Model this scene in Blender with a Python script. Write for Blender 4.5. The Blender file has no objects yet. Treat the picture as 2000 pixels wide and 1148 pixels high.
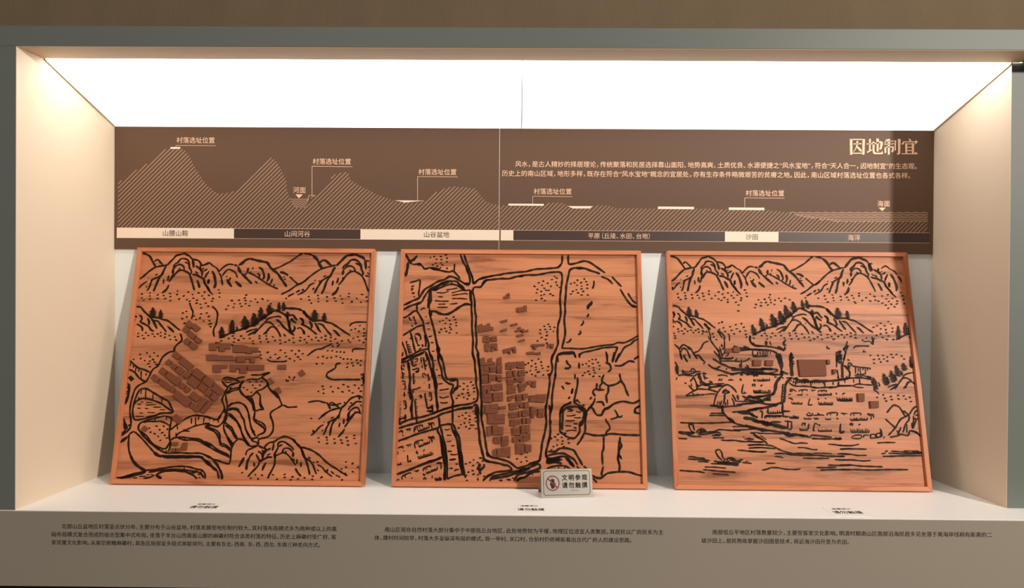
import bpy, bmesh, math, random
from mathutils import Vector, Matrix
C = bpy.context.scene.collection
SC = bpy.context.scene
random.seed(7)

# ------------------------------------------------------------------ camera
CX, CY, CZ = 0.02605, -2.1847, 0.66133
F_PX, YAW, PITCH, ROLL = 1463.9, -0.00894, -0.0072, 0.00702
def basis(yaw, pitch, roll):
    cy, sy, cp, sp, cr, sr = math.cos(yaw), math.sin(yaw), math.cos(pitch), math.sin(pitch), math.cos(roll), math.sin(roll)
    f = Vector((sy * cp, cy * cp, sp)); r = Vector((cy, -sy, 0)); u = r.cross(f)
    return cr * r + sr * u, -sr * r + cr * u, f
R_, U_, F_ = basis(YAW, PITCH, ROLL)
cam = bpy.data.cameras.new('camera'); cam.sensor_width = 36; cam.lens = F_PX * 36 / 2000; cam.clip_start = .01
co = bpy.data.objects.new('camera', cam); C.objects.link(co)
co.matrix_world = Matrix(((R_.x, U_.x, -F_.x, CX), (R_.y, U_.y, -F_.y, CY), (R_.z, U_.z, -F_.z, CZ), (0, 0, 0, 1)))
SC.camera = co

# ------------------------------------------------------------------ world, lights, exposure
w = bpy.data.worlds.new('world'); SC.world = w; w.use_nodes = True
w.node_tree.nodes['Background'].inputs[0].default_value = (.92, 1.0, .97, 1)
w.node_tree.nodes['Background'].inputs[1].default_value = .12
SC.view_settings.view_transform = 'Standard'; SC.view_settings.look = 'None'
SC.view_settings.gamma = 1; SC.view_settings.use_curve_mapping = False
SC.view_settings.exposure = 0.0
SC.cycles.max_bounces = 8; SC.cycles.diffuse_bounces = 5
def spot(name, loc, target, power, size_deg, radius, col, blend=.6):
    l = bpy.data.lights.new(name, 'SPOT'); l.energy = power; l.spot_size = math.radians(size_deg)
    l.spot_blend = blend; l.shadow_soft_size = radius; l.color = col
    o = bpy.data.objects.new(name, l); C.objects.link(o); o.location = loc
    o.rotation_euler = (Vector(target) - Vector(loc)).to_track_quat('-Z', 'Y').to_euler()
    return o
spot('gallery_spot', (4.05, -4.65, 2.55), (-.1, .3, .5), 1380, 60, .14, (1.0, .91, .80))
spot('gallery_spot', (-1.2, -3.9, 2.3), (-.5, .3, .6), 55, 90, .22, (1.0, .90, .80))

# ------------------------------------------------------------------ materials
def nt(name):
    m = bpy.data.materials.new(name); m.use_nodes = True
    return m, m.node_tree.nodes, m.node_tree.links, m.node_tree.nodes['Principled BSDF']
def srgb(r, g, b):
    f = lambda c: (c / 255 / 12.92) if c / 255 <= .04045 else ((c / 255 + .055) / 1.055) ** 2.4
    return (f(r), f(g), f(b), 1)
def paint(name, col, rough=.6, var=.04, scale=3.0, bump=0.0, spec=.5, metal=0, stretch=(1, 1, 1)):
    m, n, l, b = nt(name)
    tc = n.new('ShaderNodeTexCoord'); mp = n.new('ShaderNodeMapping'); mp.inputs['Scale'].default_value = stretch
    no = n.new('ShaderNodeTexNoise'); no.inputs['Scale'].default_value = scale; no.inputs['Detail'].default_value = 6
    l.new(tc.outputs['Object'], mp.inputs[0]); l.new(mp.outputs[0], no.inputs['Vector'])
    mx = n.new('ShaderNodeMixRGB'); c = Vector(col[:3])
    mx.inputs[1].default_value = (*(c * (1 - var)), 1); mx.inputs[2].default_value = (*(c * (1 + var)), 1)
    l.new(no.outputs[0], mx.inputs[0]); l.new(mx.outputs[0], b.inputs['Base Color'])
    b.inputs['Roughness'].default_value = rough; b.inputs['Metallic'].default_value = metal
    b.inputs['Specular IOR Level'].default_value = spec
    if bump:
        n2 = n.new('ShaderNodeTexNoise'); n2.inputs['Scale'].default_value = scale * 30; n2.inputs['Detail'].default_value = 4
        l.new(mp.outputs[0], n2.inputs['Vector'])
        bp = n.new('ShaderNodeBump'); bp.inputs['Strength'].default_value = bump; bp.inputs['Distance'].default_value = .002
        l.new(n2.outputs[0], bp.inputs['Height']); l.new(bp.outputs[0], b.inputs['Normal'])
    return m
def wood(name, dark, light, along='X', rough=.42, scale=1.0):
    m, n, l, b = nt(name)
    tc = n.new('ShaderNodeTexCoord'); oi = n.new('ShaderNodeObjectInfo')
    off = n.new('ShaderNodeVectorMath'); off.operation = 'MULTIPLY_ADD'
    cmb = n.new('ShaderNodeCombineXYZ')
    for i in range(3): l.new(oi.outputs['Random'], cmb.inputs[i])
    l.new(cmb.outputs[0], off.inputs[0]); off.inputs[1].default_value = (9, 5, 7); l.new(tc.outputs['Object'], off.inputs[2])
    mp = n.new('ShaderNodeMapping')
    mp.inputs['Scale'].default_value = ((1.6, 22, 22) if along == 'X' else (22, 22, 1.6))
    l.new(off.outputs[0], mp.inputs[0])
    lo = n.new('ShaderNodeTexNoise'); lo.inputs['Scale'].default_value = 2.2; lo.inputs['Detail'].default_value = 2
    l.new(off.outputs[0], lo.inputs['Vector'])
    ad = n.new('ShaderNodeVectorMath'); ad.operation = 'MULTIPLY_ADD'; l.new(lo.outputs['Color'], ad.inputs[0]); ad.inputs[1].default_value = (1.2, 1.2, 1.2)
    l.new(mp.outputs[0], ad.inputs[2])
    g1 = n.new('ShaderNodeTexNoise'); g1.inputs['Scale'].default_value = 1.3 * scale; g1.inputs['Detail'].default_value = 9; g1.inputs['Roughness'].default_value = .62
    l.new(ad.outputs[0], g1.inputs['Vector'])
    mp2 = n.new('ShaderNodeMapping'); mp2.inputs['Scale'].default_value = ((6, 260, 260) if along == 'X' else (260, 260, 6)); l.new(off.outputs[0], mp2.inputs[0])
    g2 = n.new('ShaderNodeTexNoise'); g2.inputs['Scale'].default_value = 1; g2.inputs['Detail'].default_value = 4; l.new(mp2.outputs[0], g2.inputs['Vector'])
    cr = n.new('ShaderNodeValToRGB'); e = cr.color_ramp.elements
    e[0].position = .33; e[0].color = dark; e[1].position = .66; e[1].color = light
    k = cr.color_ramp.elements.new(.46); k.color = tuple(d * .3 + g * .7 for d, g in zip(dark, light))
    mm = n.new('ShaderNodeMath'); mm.operation = 'MULTIPLY_ADD'; l.new(g2.outputs[0], mm.inputs[0]); mm.inputs[1].default_value = .22; 
    m0 = n.new('ShaderNodeMath'); m0.operation = 'SUBTRACT'; l.new(g1.outputs[0], m0.inputs[0]); m0.inputs[1].default_value = .11
    l.new(m0.outputs[0], mm.inputs[2]); l.new(mm.outputs[0], cr.inputs[0])
    hs = n.new('ShaderNodeHueSaturation'); mr = n.new('ShaderNodeMapRange'); l.new(oi.outputs['Random'], mr.inputs[0])
    mr.inputs[3].default_value = .93; mr.inputs[4].default_value = 1.05; l.new(mr.outputs[0], hs.inputs['Value'])
    l.new(cr.outputs[0], hs.inputs['Color']); l.new(hs.outputs[0], b.inputs['Base Color'])
    b.inputs['Roughness'].default_value = rough; b.inputs['Specular IOR Level'].default_value = .25
    bp = n.new('ShaderNodeBump'); bp.inputs['Strength'].default_value = .12; bp.inputs['Distance'].default_value = .001
    l.new(g2.outputs[0], bp.inputs['Height']); l.new(bp.outputs[0], b.inputs['Normal'])
    return m
def emis(name, col, s, s2):
    # luminous diffuser: falloff from bright front to dim back is painted into the emission
    m, n, l, b = nt(name)
    tc = n.new('ShaderNodeTexCoord'); sx = n.new('ShaderNodeSeparateXYZ'); mr = n.new('ShaderNodeMapRange'); mr.interpolation_type = 'SMOOTHERSTEP'
    l.new(tc.outputs['Object'], sx.inputs[0]); l.new(sx.outputs[1], mr.inputs[0]); mr.inputs[1].default_value = -.06; mr.inputs[2].default_value = .33
    mr.inputs[3].default_value = s; mr.inputs[4].default_value = s2; l.new(mr.outputs[0], b.inputs['Emission Strength'])
    b.inputs['Base Color'].default_value = (.8, .8, .78, 1); b.inputs['Roughness'].default_value = .5
    b.inputs['Emission Color'].default_value = col
    return m
M = dict(
    niche=paint('niche_paint', srgb(226, 206, 182), .55, .015, 2, .05, .4),
    back=paint('back_wall_paint', srgb(227, 230, 227), .55, .015, 2, .03, .4),
    apron=paint('warm_grey_metal', srgb(150, 139, 126), .5, .04, 2.5, .06, .4),
    soffit=paint('soffit_paint', srgb(205, 180, 146), .6, .08, 3, .1, .3),
    shelf=paint('shelf_paint', srgb(251, 249, 246), .38, .012, 2, .02, .5),
    steel=paint('grey_painted_metal', srgb(106, 110, 105), .5, .05, 2.5, .08, .4, stretch=(1, 1, 2)),
    concrete=paint('brown_concrete', srgb(112, 95, 75), .85, .16, 5.0, .5, .2, stretch=(1.6, 1, .7)),
    room=paint('room_grey', srgb(120, 112, 102), .7, .05, 2),
    led=emis('light_panel', (1.0, .95, .87, 1), 7.2, 1.15),
    panel=paint('brown_print', srgb(94, 68, 51), .58, .03, 2, .03, .32),
    dark=paint('dark_brown_print', srgb(66, 48, 41), .4, .02, 2, 0, .5),
    edge=paint('pale_board_edge', srgb(225, 215, 198), .5, .01, 2),
    copper=paint('copper_print', srgb(236, 190, 158), .5, .01, 2),
    cream=paint('cream_print', srgb(236, 214, 194), .5, .01, 2),
    ink=paint('black_print', srgb(28, 24, 22), .5, .01, 2, spec=.3),
    brownink=paint('brown_ink', srgb(84, 62, 50), .5, .01, 2),
    frame_h=wood('frame_wood_h', srgb(158, 88, 54), srgb(206, 131, 91), 'X'), frame_v=wood('frame_wood_v', srgb(158, 88, 54), srgb(206, 131, 91), 'Z'),
    plank=wood('panel_wood', srgb(128, 76, 48), srgb(202, 130, 91), 'X', .45, .8),
    house=paint('dark_wood_block', srgb(116, 66, 44), .6, .06, 20, .05, .2, stretch=(1, 1, 4)),
    carve=paint('carved_black_paint', srgb(40, 23, 10), .55, .05, 20, 0, .14),
    metal=paint('brushed_metal', srgb(166, 158, 146), .4, .04, 30, 0, .5, .65, stretch=(1, 1, 12)),
    red=paint('red_print', srgb(122, 16, 18), .4, .01, 2),
    sticker=paint('white_sticker', srgb(250, 247, 243), .4, .01, 2),
    trim=paint('pale_brown_trim', srgb(196, 176, 150), .5, .02, 2),
    joint=paint('dark_joint', srgb(60, 48, 38), .8, .01, 2),
)

# ------------------------------------------------------------------ helpers
def mesh(name, verts, faces, mat, parent=None, smooth=False, fix=True):
    me = bpy.data.meshes.new(name); me.from_pydata([tuple(v) for v in verts], [], faces)
    if fix:
        bm = bmesh.new(); bm.from_mesh(me); bmesh.ops.recalc_face_normals(bm, faces=bm.faces); bm.to_mesh(me); bm.free()
    me.materials.append(mat)
    o = bpy.data.objects.new(name, me); C.objects.link(o)
    if parent: o.parent = parent
    return o
def cuboid(x0, y0, z0, x1, y1, z1):
    v = [(x, y, z) for x in (x0, x1) for y in (y0, y1) for z in (z0, z1)]
    return v, [(0, 1, 3, 2), (4, 6, 7, 5), (0, 4, 5, 1), (2, 3, 7, 6), (0, 2, 6, 4), (1, 5, 7, 3)]
def box(name, x0, y0, z0, x1, y1, z1, mat, parent=None, bevel=0):
    v, f = cuboid(x0, y0, z0, x1, y1, z1); o = mesh(name, v, f, mat, parent)
    if bevel:
        bm = bmesh.new(); bm.from_mesh(o.data); bmesh.ops.bevel(bm, geom=bm.edges[:], offset=bevel, segments=2, affect='EDGES', profile=.5); bm.to_mesh(o.data); bm.free()
    return o
class Bag:                                           # collects flat or thin pieces into one mesh
    def __init__(s): s.v = []; s.f = []
    def add(s, v, f):
        k = len(s.v); s.v += [tuple(a) for a in v]; s.f += [tuple(i + k for i in q) for q in f]
    def slab(s, poly, y0, y1):                       # polygon in x,z extruded along y
        n = len(poly); v = [(x, y0, z) for x, z in poly] + [(x, y1, z) for x, z in poly]
        s.add(v, [tuple(range(n)), tuple(range(2 * n - 1, n - 1, -1))] + [(i, (i + 1) % n, n + (i + 1) % n, n + i) for i in range(n)])
    def build(s, name, mat, parent=None): return mesh(name, s.v, s.f, mat, parent)
def empty(name, loc=(0, 0, 0), rot=(0, 0, 0)):
    o = bpy.data.objects.new(name, None); C.objects.link(o); o.location = loc; o.rotation_euler = rot; o.empty_display_size = .1
    return o
def tag(o, label=None, cat=None, group=None, kind=None):
    if label: o['label'] = label
    if cat: o['category'] = cat
    if group: o['group'] = group
    if kind: o['kind'] = kind
    return o
SR, SU, SF = basis(-0.00894, -0.0072, 0.00702)       # the survey of the flat prints: fixed numbers, whatever the camera does
def at(px, py, y):                                   # x, z on the vertical plane y of a point measured in the photograph
    d = SF * 1463.9 + SR * (px - 1000) - SU * (py - 574); t = (y + 2.1847) / d.y
    return (0.02605 + d.x * t, 0.66133 + d.z * t)
GL = {}
def glyph(ch):
    if ch not in GL:
        cu = bpy.data.curves.new('g', 'FONT'); cu.body = ch; cu.resolution_u = 2; cu.size = 1
        ob = bpy.data.objects.new('g', cu); C.objects.link(ob)
        dg = bpy.context.evaluated_depsgraph_get(); me = bpy.data.meshes.new_from_object(ob.evaluated_get(dg))
        v = [(a.co.x, a.co.y) for a in me.vertices]; f = [tuple(p.vertices) for p in me.polygons]
        bpy.data.objects.remove(ob); bpy.data.curves.remove(cu); bpy.data.meshes.remove(me)
        GL[ch] = (v, f)
    return GL[ch]
def adv(ch):
    if ch in '，、。；': return .62
    if ch in '“”': return .42
    if ch in '（）': return .6
    if ch == '-': return .5
    if ch == ' ': return .35
    if ord(ch) < 128:
        v, _ = glyph(ch); return (max(a[0] for a in v) if v else .3) + .08
    return 1.0
def text_flat(s, bold=0):                            # glyphs in em units, x from 0
    v = []; f = []; x = 0
    for ch in s:
        if ch != ' ':
            gv, gf = glyph(ch); cx0 = 0
            if ch == '（': cx0 = -.38
            if ch == '“' and gv: cx0 = .05 - min(a[0] for a in gv)
            if ch == '”' and gv: cx0 = .02 - min(a[0] for a in gv)
            for dx, dz in ([(0, 0)] if not bold else [(0, 0), (bold, 0), (bold / 2, bold / 2), (bold / 2, -bold / 2)]):
                k = len(v); v += [(x + cx0 + a + dx, b_ + dz) for a, b_ in gv]; f += [tuple(i + k for i in q) for q in gf]
        x += adv(ch)
    return v, f, x
def wall_text(name, s, x0, x1, zc, y, mat, parent, bold=0, yscale=1.0, slope=0):
    v, f, L = text_flat(s, bold); sc = (x1 - x0) / L
    return mesh(name, [(x0 + a * sc, y - (0.00005 * (i % 3)), zc + (b_ - .38) * sc * yscale + slope * a * sc) for i, (a, b_) in enumerate(v)], f, mat, parent, fix=False)

# ------------------------------------------------------------------ the setting
ZT, D = 1.361, .482
LF, LB, RF, RB, YJ = -1.4495, -1.4165, 1.525, 1.4865, .12
LX, RX = -3.2, 3.2
def structure(o): o['kind'] = 'structure'; return o
BK = D
structure(box('wall_back', LB - .1, BK, -.05, RB + .1, BK + .05, 1.26, M['back']))
def prism(name, foot, z0, z1, mat):
    n = len(foot); v = [(x, y, z0) for x, y in foot] + [(x, y, z1) for x, y in foot]
    return structure(mesh(name, v, [tuple(range(n)), tuple(range(2 * n - 1, n - 1, -1))] + [(i, (i + 1) % n, n + (i + 1) % n, n + i) for i in range(n)], mat))
prism('wall_left', [(LF, .0015), (LB, D), (LB - .1, D), (LF - .07, .0015)], -.001, 1.41, M['niche'])
prism('wall_right', [(RF, YJ), (RB, D), (RB + .1, D), (RF + .0007, YJ)], -.001, 1.41, M['niche'])
structure(box('floor_display', LX, 0.0005, -.03, RX, D + .05, 0, M['shelf']))                 # white display ledge
structure(box('trim_1', LX, 0, ZT, RX, .1165, 1.4205, M['steel'], bevel=.0012))              # lintel band with soffit
structure(box('trim_4', LF, .0015, ZT - .0012, RF + .02, .116, ZT - .0001, M['soffit']))
structure(box('trim_2', LX, 0, .0012, LF - .0008, .06, ZT - .0006, M['steel']))              # left jamb
structure(box('trim_3', RF + .0008, YJ, .0008, RX, .2, ZT + .05, M['steel']))                # right jamb, set back
structure(box('wall_front', LX, -.004, -.2215, RX, 0, -.0015, M['apron'], bevel=.0008))      # apron under the ledge
structure(box('wall_plinth', LX, .05, -.86, RX, .1, -.03, M['joint']))
structure(box('wall_upper', LX, .022, 1.4205, RX, .08, 2.6, M['concrete']))
structure(box('floor', LX, -5, -.9, RX, .1, -.86, M['room']))
# luminous sloping ceiling: two backlit panels with a seam
ceil = empty('ceiling', (0, .1165, ZT)); ceil['kind'] = 'structure'
z_b = 1.2292
for x0, x1 in ((LB - .06, .0308), (.0334, RB + .07)):
    v = [(x0, .0, .001), (x1, .0, .001), (x1, D - .1165, z_b - ZT), (x0, D - .1165, z_b - ZT)]
    v += [(x, y, z + .006) for x, y, z in v]
    mesh('light_panel', v, [(0, 1, 2, 3), (4, 7, 6, 5), (0, 4, 5, 1), (1, 5, 6, 2), (2, 6, 7, 3), (3, 7, 4, 0)], M['led'], ceil)
for xa, xb, side in ((LF + .008, LB, 1), (RF, RB, -1)):    # thin metal angle along both ends
    t = .004 * side
    v = [(xa, 0, -.001), (xa + t, 0, -.001), (xb + t, D - .1165, z_b - ZT - .002), (xb, D - .1165, z_b - ZT - .002)]
    v += [(x, y, z - .004) for x, y, z in v]
    mesh('edge_trim', v, [(0, 1, 2, 3), (4, 7, 6, 5), (0, 4, 5, 1), (1, 5, 6, 2), (2, 6, 7, 3), (3, 7, 4, 0)], M['trim'], ceil)
mesh('seam', [(.0308, 0, -.0005), (.0334, 0, -.0005), (.0334, D - .1165, z_b - ZT - .0005), (.0308, D - .1165, z_b - ZT - .0005)], [(0, 1, 2, 3)], M['niche'], ceil)

# ------------------------------------------------------------------ printed wall panels
PT = .008; YP = D - PT; YI = YP - .0003
P0, P1 = 0.7925, 1.2282
XS = -.0452
def pp(px, py): return at(px, py, YI)
panels = []
for i, (x0, x1, lab) in enumerate(((LB + .001, XS - .0012, 'brown printed wall panel with hatched mountain section, on the left of the seam'),
                                   (XS + .0012, RB - .001, 'brown printed wall panel with large heading and hatched plain and sea section, on the right'))):
    p = empty('info_panel', ((x0 + x1) / 2, D, P0)); tag(p, lab, 'sign', None); panels.append(p)
    ox, oy, oz = p.location
    box('face_sheet', x0 - ox, YP - oy, 0, x1 - ox, YP + .0012 - oy, P1 - oz, M['panel'], p)
    box('backing_board', x0 - ox - (.00115 if i else 0), YP + .0012 - oy, 0, x1 - ox + (0 if i else .00115), -.0002, P1 - oz, M['edge'], p)
def rebase(o, p):
    o.location = -Vector(p.location); o.parent = p; return o
RIDGE = [(230,357),(246,347),(262,335),(273,327),(284,319),(291,321.5),(307,304.5),(318,293),(332,289),(352,289),(366,300),(375,317),(388.5,342),(406.7,364.6),(422.5,378),(447,377.5),(456.5,373.6),(497,333),(522,308),(531,309),(540,317),(551.6,339.7),(558,351),(561,376),(565,388),(572,397),(580,406),(592,406),(600,398),(606,390),(609,382),(616,381.6),(630,368),(643,354),(650,342),(661,338.5),(672.5,336),(679,338.5),(684,351),(699.7,362),(718,371),(736,380),(758.5,388),(772,393),(789,396),(815,395),(829,392),(851,376),(872,366),(890,364.6),(926,368),(940,382.7),(949,394),(962,398.5),(976,401),(993,402),(1062,402),(1073,396),(1096,396),(1109.5,402),(1118.5,407.6),(1152.5,407.6),(1164,401),(1191,402),(1204.6,407.6),(1284,408),(1356,408.5),(1400,408.7),(1423,410),(1493,411),(1516,412),(1538.5,415.5),(1579,422),(1629,429),(1647,432.5),(1812,432.5)]
def ridge_z(x, R):
    for (a, b), (c, d) in zip(R, R[1:]):
        if a <= x <= c: return b + (d - b) * (x - a) / max(c - a, 1e-6)
    return None
RW = [pp(*q) for q in RIDGE]
zb = pp(230, 444.5)[1]; zb2 = pp(230, 464.3)[1]
hb = [Bag(), Bag()]
lw = .0010; step = .01503
x = RW[0][0] - .5
n_h = 0
while x < RW[-1][0]:
    # a 45 degree hatch line starting on the base line at x; keep the spans that lie under the terrain
    span = []; t = 0; on = False
    while t < .40:
        X = x + t; Z = zb + t
        rz = ridge_z(X, RW) if RW[0][0] < X < RW[-1][0] - .003 else None
        ok = rz is not None and Z < rz and abs(X - XS) > .002
        if ok and not on: s0 = t; on = True
        if (not ok) and on: span.append((s0, t)); on = False
        t += .002
    if on: span.append((s0, .40))
    for a, b_ in span:
        if b_ - a < .003: continue
        # a span may cross the panel seam
        k = 0 if x + (a + b_) / 2 < XS else 1
        h = lw / 2 * .707
        hb[k].slab([(x + a - h, zb + a + h), (x + a + h, zb + a - h), (x + b_ + h, zb + b_ - h), (x + b_ - h, zb + b_ + h)], YI, YI + .0003)
    x += step
for k in (0, 1): tag(rebase(hb[k].build('hatching', M['copper']), panels[k]), kind='stuff')
# band with the six terrain names
def strip(px0, px1, mat, name, k, ya=None, yb=None):
    b = Bag(); x0, x1 = pp(px0, 455)[0], pp(px1, 455)[0]
    x0 = max(x0, LB + .0015); x1 = min(x1, RB - .0015)
    b.slab([(x0, ya or zb2), (x1, ya or zb2), (x1, yb or zb), (x0, yb or zb)], YI + .0001, YI + .0003)
    return rebase(b.build(name, mat), panels[k])
strip(228, 457, M['cream'], 'pale_band', 0); strip(457, 704, M['dark'], 'dark_band', 0); strip(704, 975.3, M['cream'], 'pale_band', 0)
strip(978, 1002.7, M['cream'], 'pale_band', 1); strip(1002.7, 1416, M['dark'], 'dark_band', 1)
strip(1416, 1520.6, M['cream'], 'pale_band', 1); strip(1520.6, 1816, M['dark'], 'dark_band', 1)
for k, a, b_ in ((0, 228, 975.3), (1, 978, 1816)):
    for z in (zb, zb2):
        o = strip(a, b_, M['copper'], 'rule', k, z - .0005, z + .0005)
        o.location.y -= .0002
def line(pts, wpx, k, name='pointer_line', mat=None, closed=False):
    b = Bag(); W = wpx * .00182 / 2
    P = [pp(*q) for q in pts]
    for (x0, z0), (x1, z1) in zip(P, P[1:]):
        dx, dz = x1 - x0, z1 - z0; L = math.hypot(dx, dz) or 1; nx, nz = -dz / L * W, dx / L * W; ex, ez = dx / L * W, dz / L * W
        b.slab([(x0 - ex + nx, z0 - ez + nz), (x0 - ex - nx, z0 - ez - nz), (x1 + ex - nx, z1 + ez - nz), (x1 + ex + nx, z1 + ez + nz)], YI - .0001, YI + .0003)
    return rebase(b.build(name, mat or M['copper']), panels[k])
def shape(polys, k, name, mat, wave=False):
    b = Bag()
    for p in polys: b.slab([pp(*q) for q in p], YI - .0002, YI + .0003)
    return rebase(b.build(name, mat), panels[k])
def ptext(s, px0, px1, py, mat, k, name='lettering', bold=0, ys=1.0):
    x0, z = pp(px0, py); x1, _ = pp(px1, py)
    return rebase(wall_text(name, s, x0, x1, z, YI - .0003, mat, None, bold, ys), panels[k])
T = '村落选址位置'
ptext(T, 344.5, 420, 273.5, M['copper'], 0, bold=.008); line([(343.5, 287), (343.5, 284), (421, 284.3)], .7, 0); shape([[(333, 287), (352, 287), (352, 290.6), (333, 290.6)]], 0, 'village_mark', M['cream'])
ptext(T, 610.5, 686, 315, M['copper'], 0, bold=.008); line([(609.5, 381.5), (609.5, 324.5), (688, 325.5)], .8, 0)
line([(600.5, 392), (603.7, 381.8), (616, 381.8)], .7, 0)
ptext('河面', 572, 597.5, 371, M['copper'], 0, bold=.008); shape([[(577, 379.5), (591.5, 379.5), (584, 387)]], 0, 'arrow_mark', M['copper'])
ptext(T, 817, 892, 335.5, M['copper'], 0, bold=.008); line([(815.5, 391), (815.5, 344.7), (894, 345.5)], .8, 0)
shape([[(770, 391), (829, 391.8), (812, 393.3), (800, 394.5), (790, 395.5), (783, 393.5)]], 0, 'village_mark', M['cream'])
ptext(T, 1042, 1117, 373.5, M['copper'], 1, bold=.008); line([(1040.5, 397.5), (1040.5, 383.2), (1117.5, 384)], .7, 1)
shape([[(993, 397.5), (1062, 398), (1062, 401.8), (993, 401.3)]], 1, 'village_mark', M['cream'])
shape([[(1109, 402.3), (1158.5, 402.6), (1152, 407), (1119, 407), ]], 1, 'village_mark', M['cream'])
shape([[(1285, 403.2), (1355.5, 403.8), (1355.5, 408.5), (1285, 408)]], 1, 'village_mark', M['cream'])
ptext(T, 1456, 1532, 377, M['copper'], 1, bold=.008); line([(1454.5, 404), (1454.5, 386.3), (1532, 387)], .8, 1)
shape([[(1423.5, 405), (1493, 405.6), (1493, 410.4), (1423.5, 409.8)]], 1, 'village_mark', M['cream'])
ptext('海面', 1713, 1738.5, 397.5, M['copper'], 1, bold=.008); shape([[(1716, 405.3), (1730, 405.4), (1723, 412)]], 1, 'arrow_mark', M['copper'])
def waves(rows, k, name):
    b = Bag()
    for x0, x1, y, amp, per in rows:
        P = []; n = max(4, int((x1 - x0) / per * 8)); 
        for i in range(n + 1):
            px = x0 + (x1 - x0) * i / n; P.append(pp(px, y + amp * math.sin((px) / per * 2 * math.pi)))
        W = .00062; up = [(a, z + W) for a, z in P]; dn = [(a, z - W) for a, z in P]
        v = [(a, YI - .0001, z) for a, z in up] + [(a, YI - .0001, z) for a, z in dn]; m = len(P)
        b.add(v, [(i, i + 1, m + i + 1, m + i) for i in range(m - 1)])
    return rebase(b.build(name, M['copper']), panels[k])
waves([(567, 603, 389, 1.0, 7.5), (569, 602, 392.6, 1.0, 7.5), (571, 600.5, 396.2, 1, 7.5), (573, 599, 399.8, 1, 7.5), (576, 597, 403.4, 1, 7.5)], 0, 'river_waves')
waves([(1541, 1812, 415.2, .9, 16), (1552, 1812, 418.6, .9, 16), (1560, 1812, 421.8, .9, 16), (1575, 1812, 425, .9, 16), (1600, 1812, 428.4, .9, 16), (1625, 1812, 431.6, .9, 16)], 1, 'sea_waves')
ptext('山腰山鞍', 317, 368, 455, M['brownink'], 0, bold=.002); ptext('山间河谷', 555, 606, 456.3, M['copper'], 0, bold=.002); ptext('山谷盆地', 827, 878, 457.6, M['brownink'], 0, bold=.002)
ptext('平原（丘陵、水田、台地）', 1148, 1273, 460.3, M['copper'], 1, bold=.002); ptext('沙田', 1456, 1481, 462.3, M['brownink'], 1, bold=.002); ptext('海洋', 1655, 1680.5, 463.8, M['copper'], 1, bold=.002)
def ptext2(s, px0, py0, px1, py1, k, **kw):
    x0, z0 = pp(px0, py0); x1, z1 = pp(px1, py1)
    return rebase(wall_text('lettering', s, x0, x1, (z0 + z1) / 2, YI - .0003, M['copper'], None, .008, 1.0), panels[k])
ptext2('风水，是古人精妙的择居理论，传统聚落和民居选择靠山面阳、地势高爽、土质优良、水源便捷之“风水宝地”，符合“天人合一，因地制宜”的生态观。', 1006, 319, 1794, 325.5, 1)
ptext2('历史上的南山区域，地形多样，既存在符合“风水宝地”概念的宜居处，亦有生存条件略微艰苦的贫瘠之地。因此，南山区域村落选址位置也各式各样。', 980, 337.5, 1781, 343.5, 1)
HEAD = {'因': [[(220,175),(265,190),(276,190),(276,520),(225,525)],[(265,180),(500,180),(500,203),(265,203)],[(495,180),(550,188),(544,300),(538,518),(490,525)],[(270,480),(495,480),(495,502),(270,502)],[(300,280),(440,278),(455,265),(482,295),(300,300)],[(362,228),(404,228),(394,310),(372,372),(335,425),(300,462),(290,455),(330,410),(352,360),(362,300)],[(382,335),(425,365),(470,410),(480,440),(465,462),(430,440),(400,400),(372,360)]],
 '地': [[(580,283),(690,275),(700,262),(728,288),(580,300)],[(635,178),(678,184),(672,300),(670,432),(636,440),(640,300)],[(585,455),(660,430),(720,398),(722,414),(660,452),(602,485)],[(700,288),(890,228),(938,252),(930,330),(908,400),(872,414),(855,385),(872,378),(880,340),(886,262),(700,310)],[(795,168),(852,178),(846,300),(845,455),(803,455),(800,300)],[(714,238),(757,244),(754,430),(768,470),(800,480),(890,480),(908,470),(922,435),(932,470),(944,490),(925,512),(770,512),(730,498),(716,460)]],
 '制': [[(1008,186),(1044,204),(1015,245),(982,272),(968,266),(992,230)],[(1000,228),(1140,225),(1150,210),(1180,235),(1000,246)],[(965,288),(1150,283),(1160,268),(1192,294),(965,305)],[(1042,178),(1092,186),(1088,350),(1086,518),(1045,526),(1044,350)],[(972,345),(1010,352),(1010,478),(974,490)],[(975,345),(1140,345),(1152,335),(1178,355),(1172,440),(1150,476),(1122,455),(1118,438),(1136,440),(1140,366),(975,364)],[(1190,208),(1228,212),(1224,300),(1222,428),(1190,436)],[(1262,178),(1322,186),(1316,350),(1312,490),(1290,518),(1252,522),(1238,500),(1240,492),(1266,494),(1266,350)]],
 '宜': [[(1495,172),(1535,188),(1552,206),(1544,232),(1512,222)],[(1384,228),(1398,234),(1640,234),(1655,208),(1698,242),(1665,275),(1632,302),(1626,292),(1645,254),(1400,254),(1388,290),(1362,308),(1342,296),(1352,270),(1372,255)],[(1424,268),(1466,282),(1464,500),(1424,500)],[(1566,282),(1580,264),(1618,286),(1612,300),(1610,500),(1568,500)],[(1460,280),(1575,280),(1575,298),(1460,298)],[(1460,350),(1575,350),(1575,368),(1460,368)],[(1460,424),(1575,424),(1575,442),(1460,442)],[(1340,494),(1622,494),(1650,464),(1692,502),(1688,512),(1340,512)]]}
for ch in HEAD:
    shape([[(1640 + a / 11.11, 255 + b_ / 11.11) for a, b_ in p] for p in HEAD[ch]], 1, 'heading_character', M['copper'])

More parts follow.
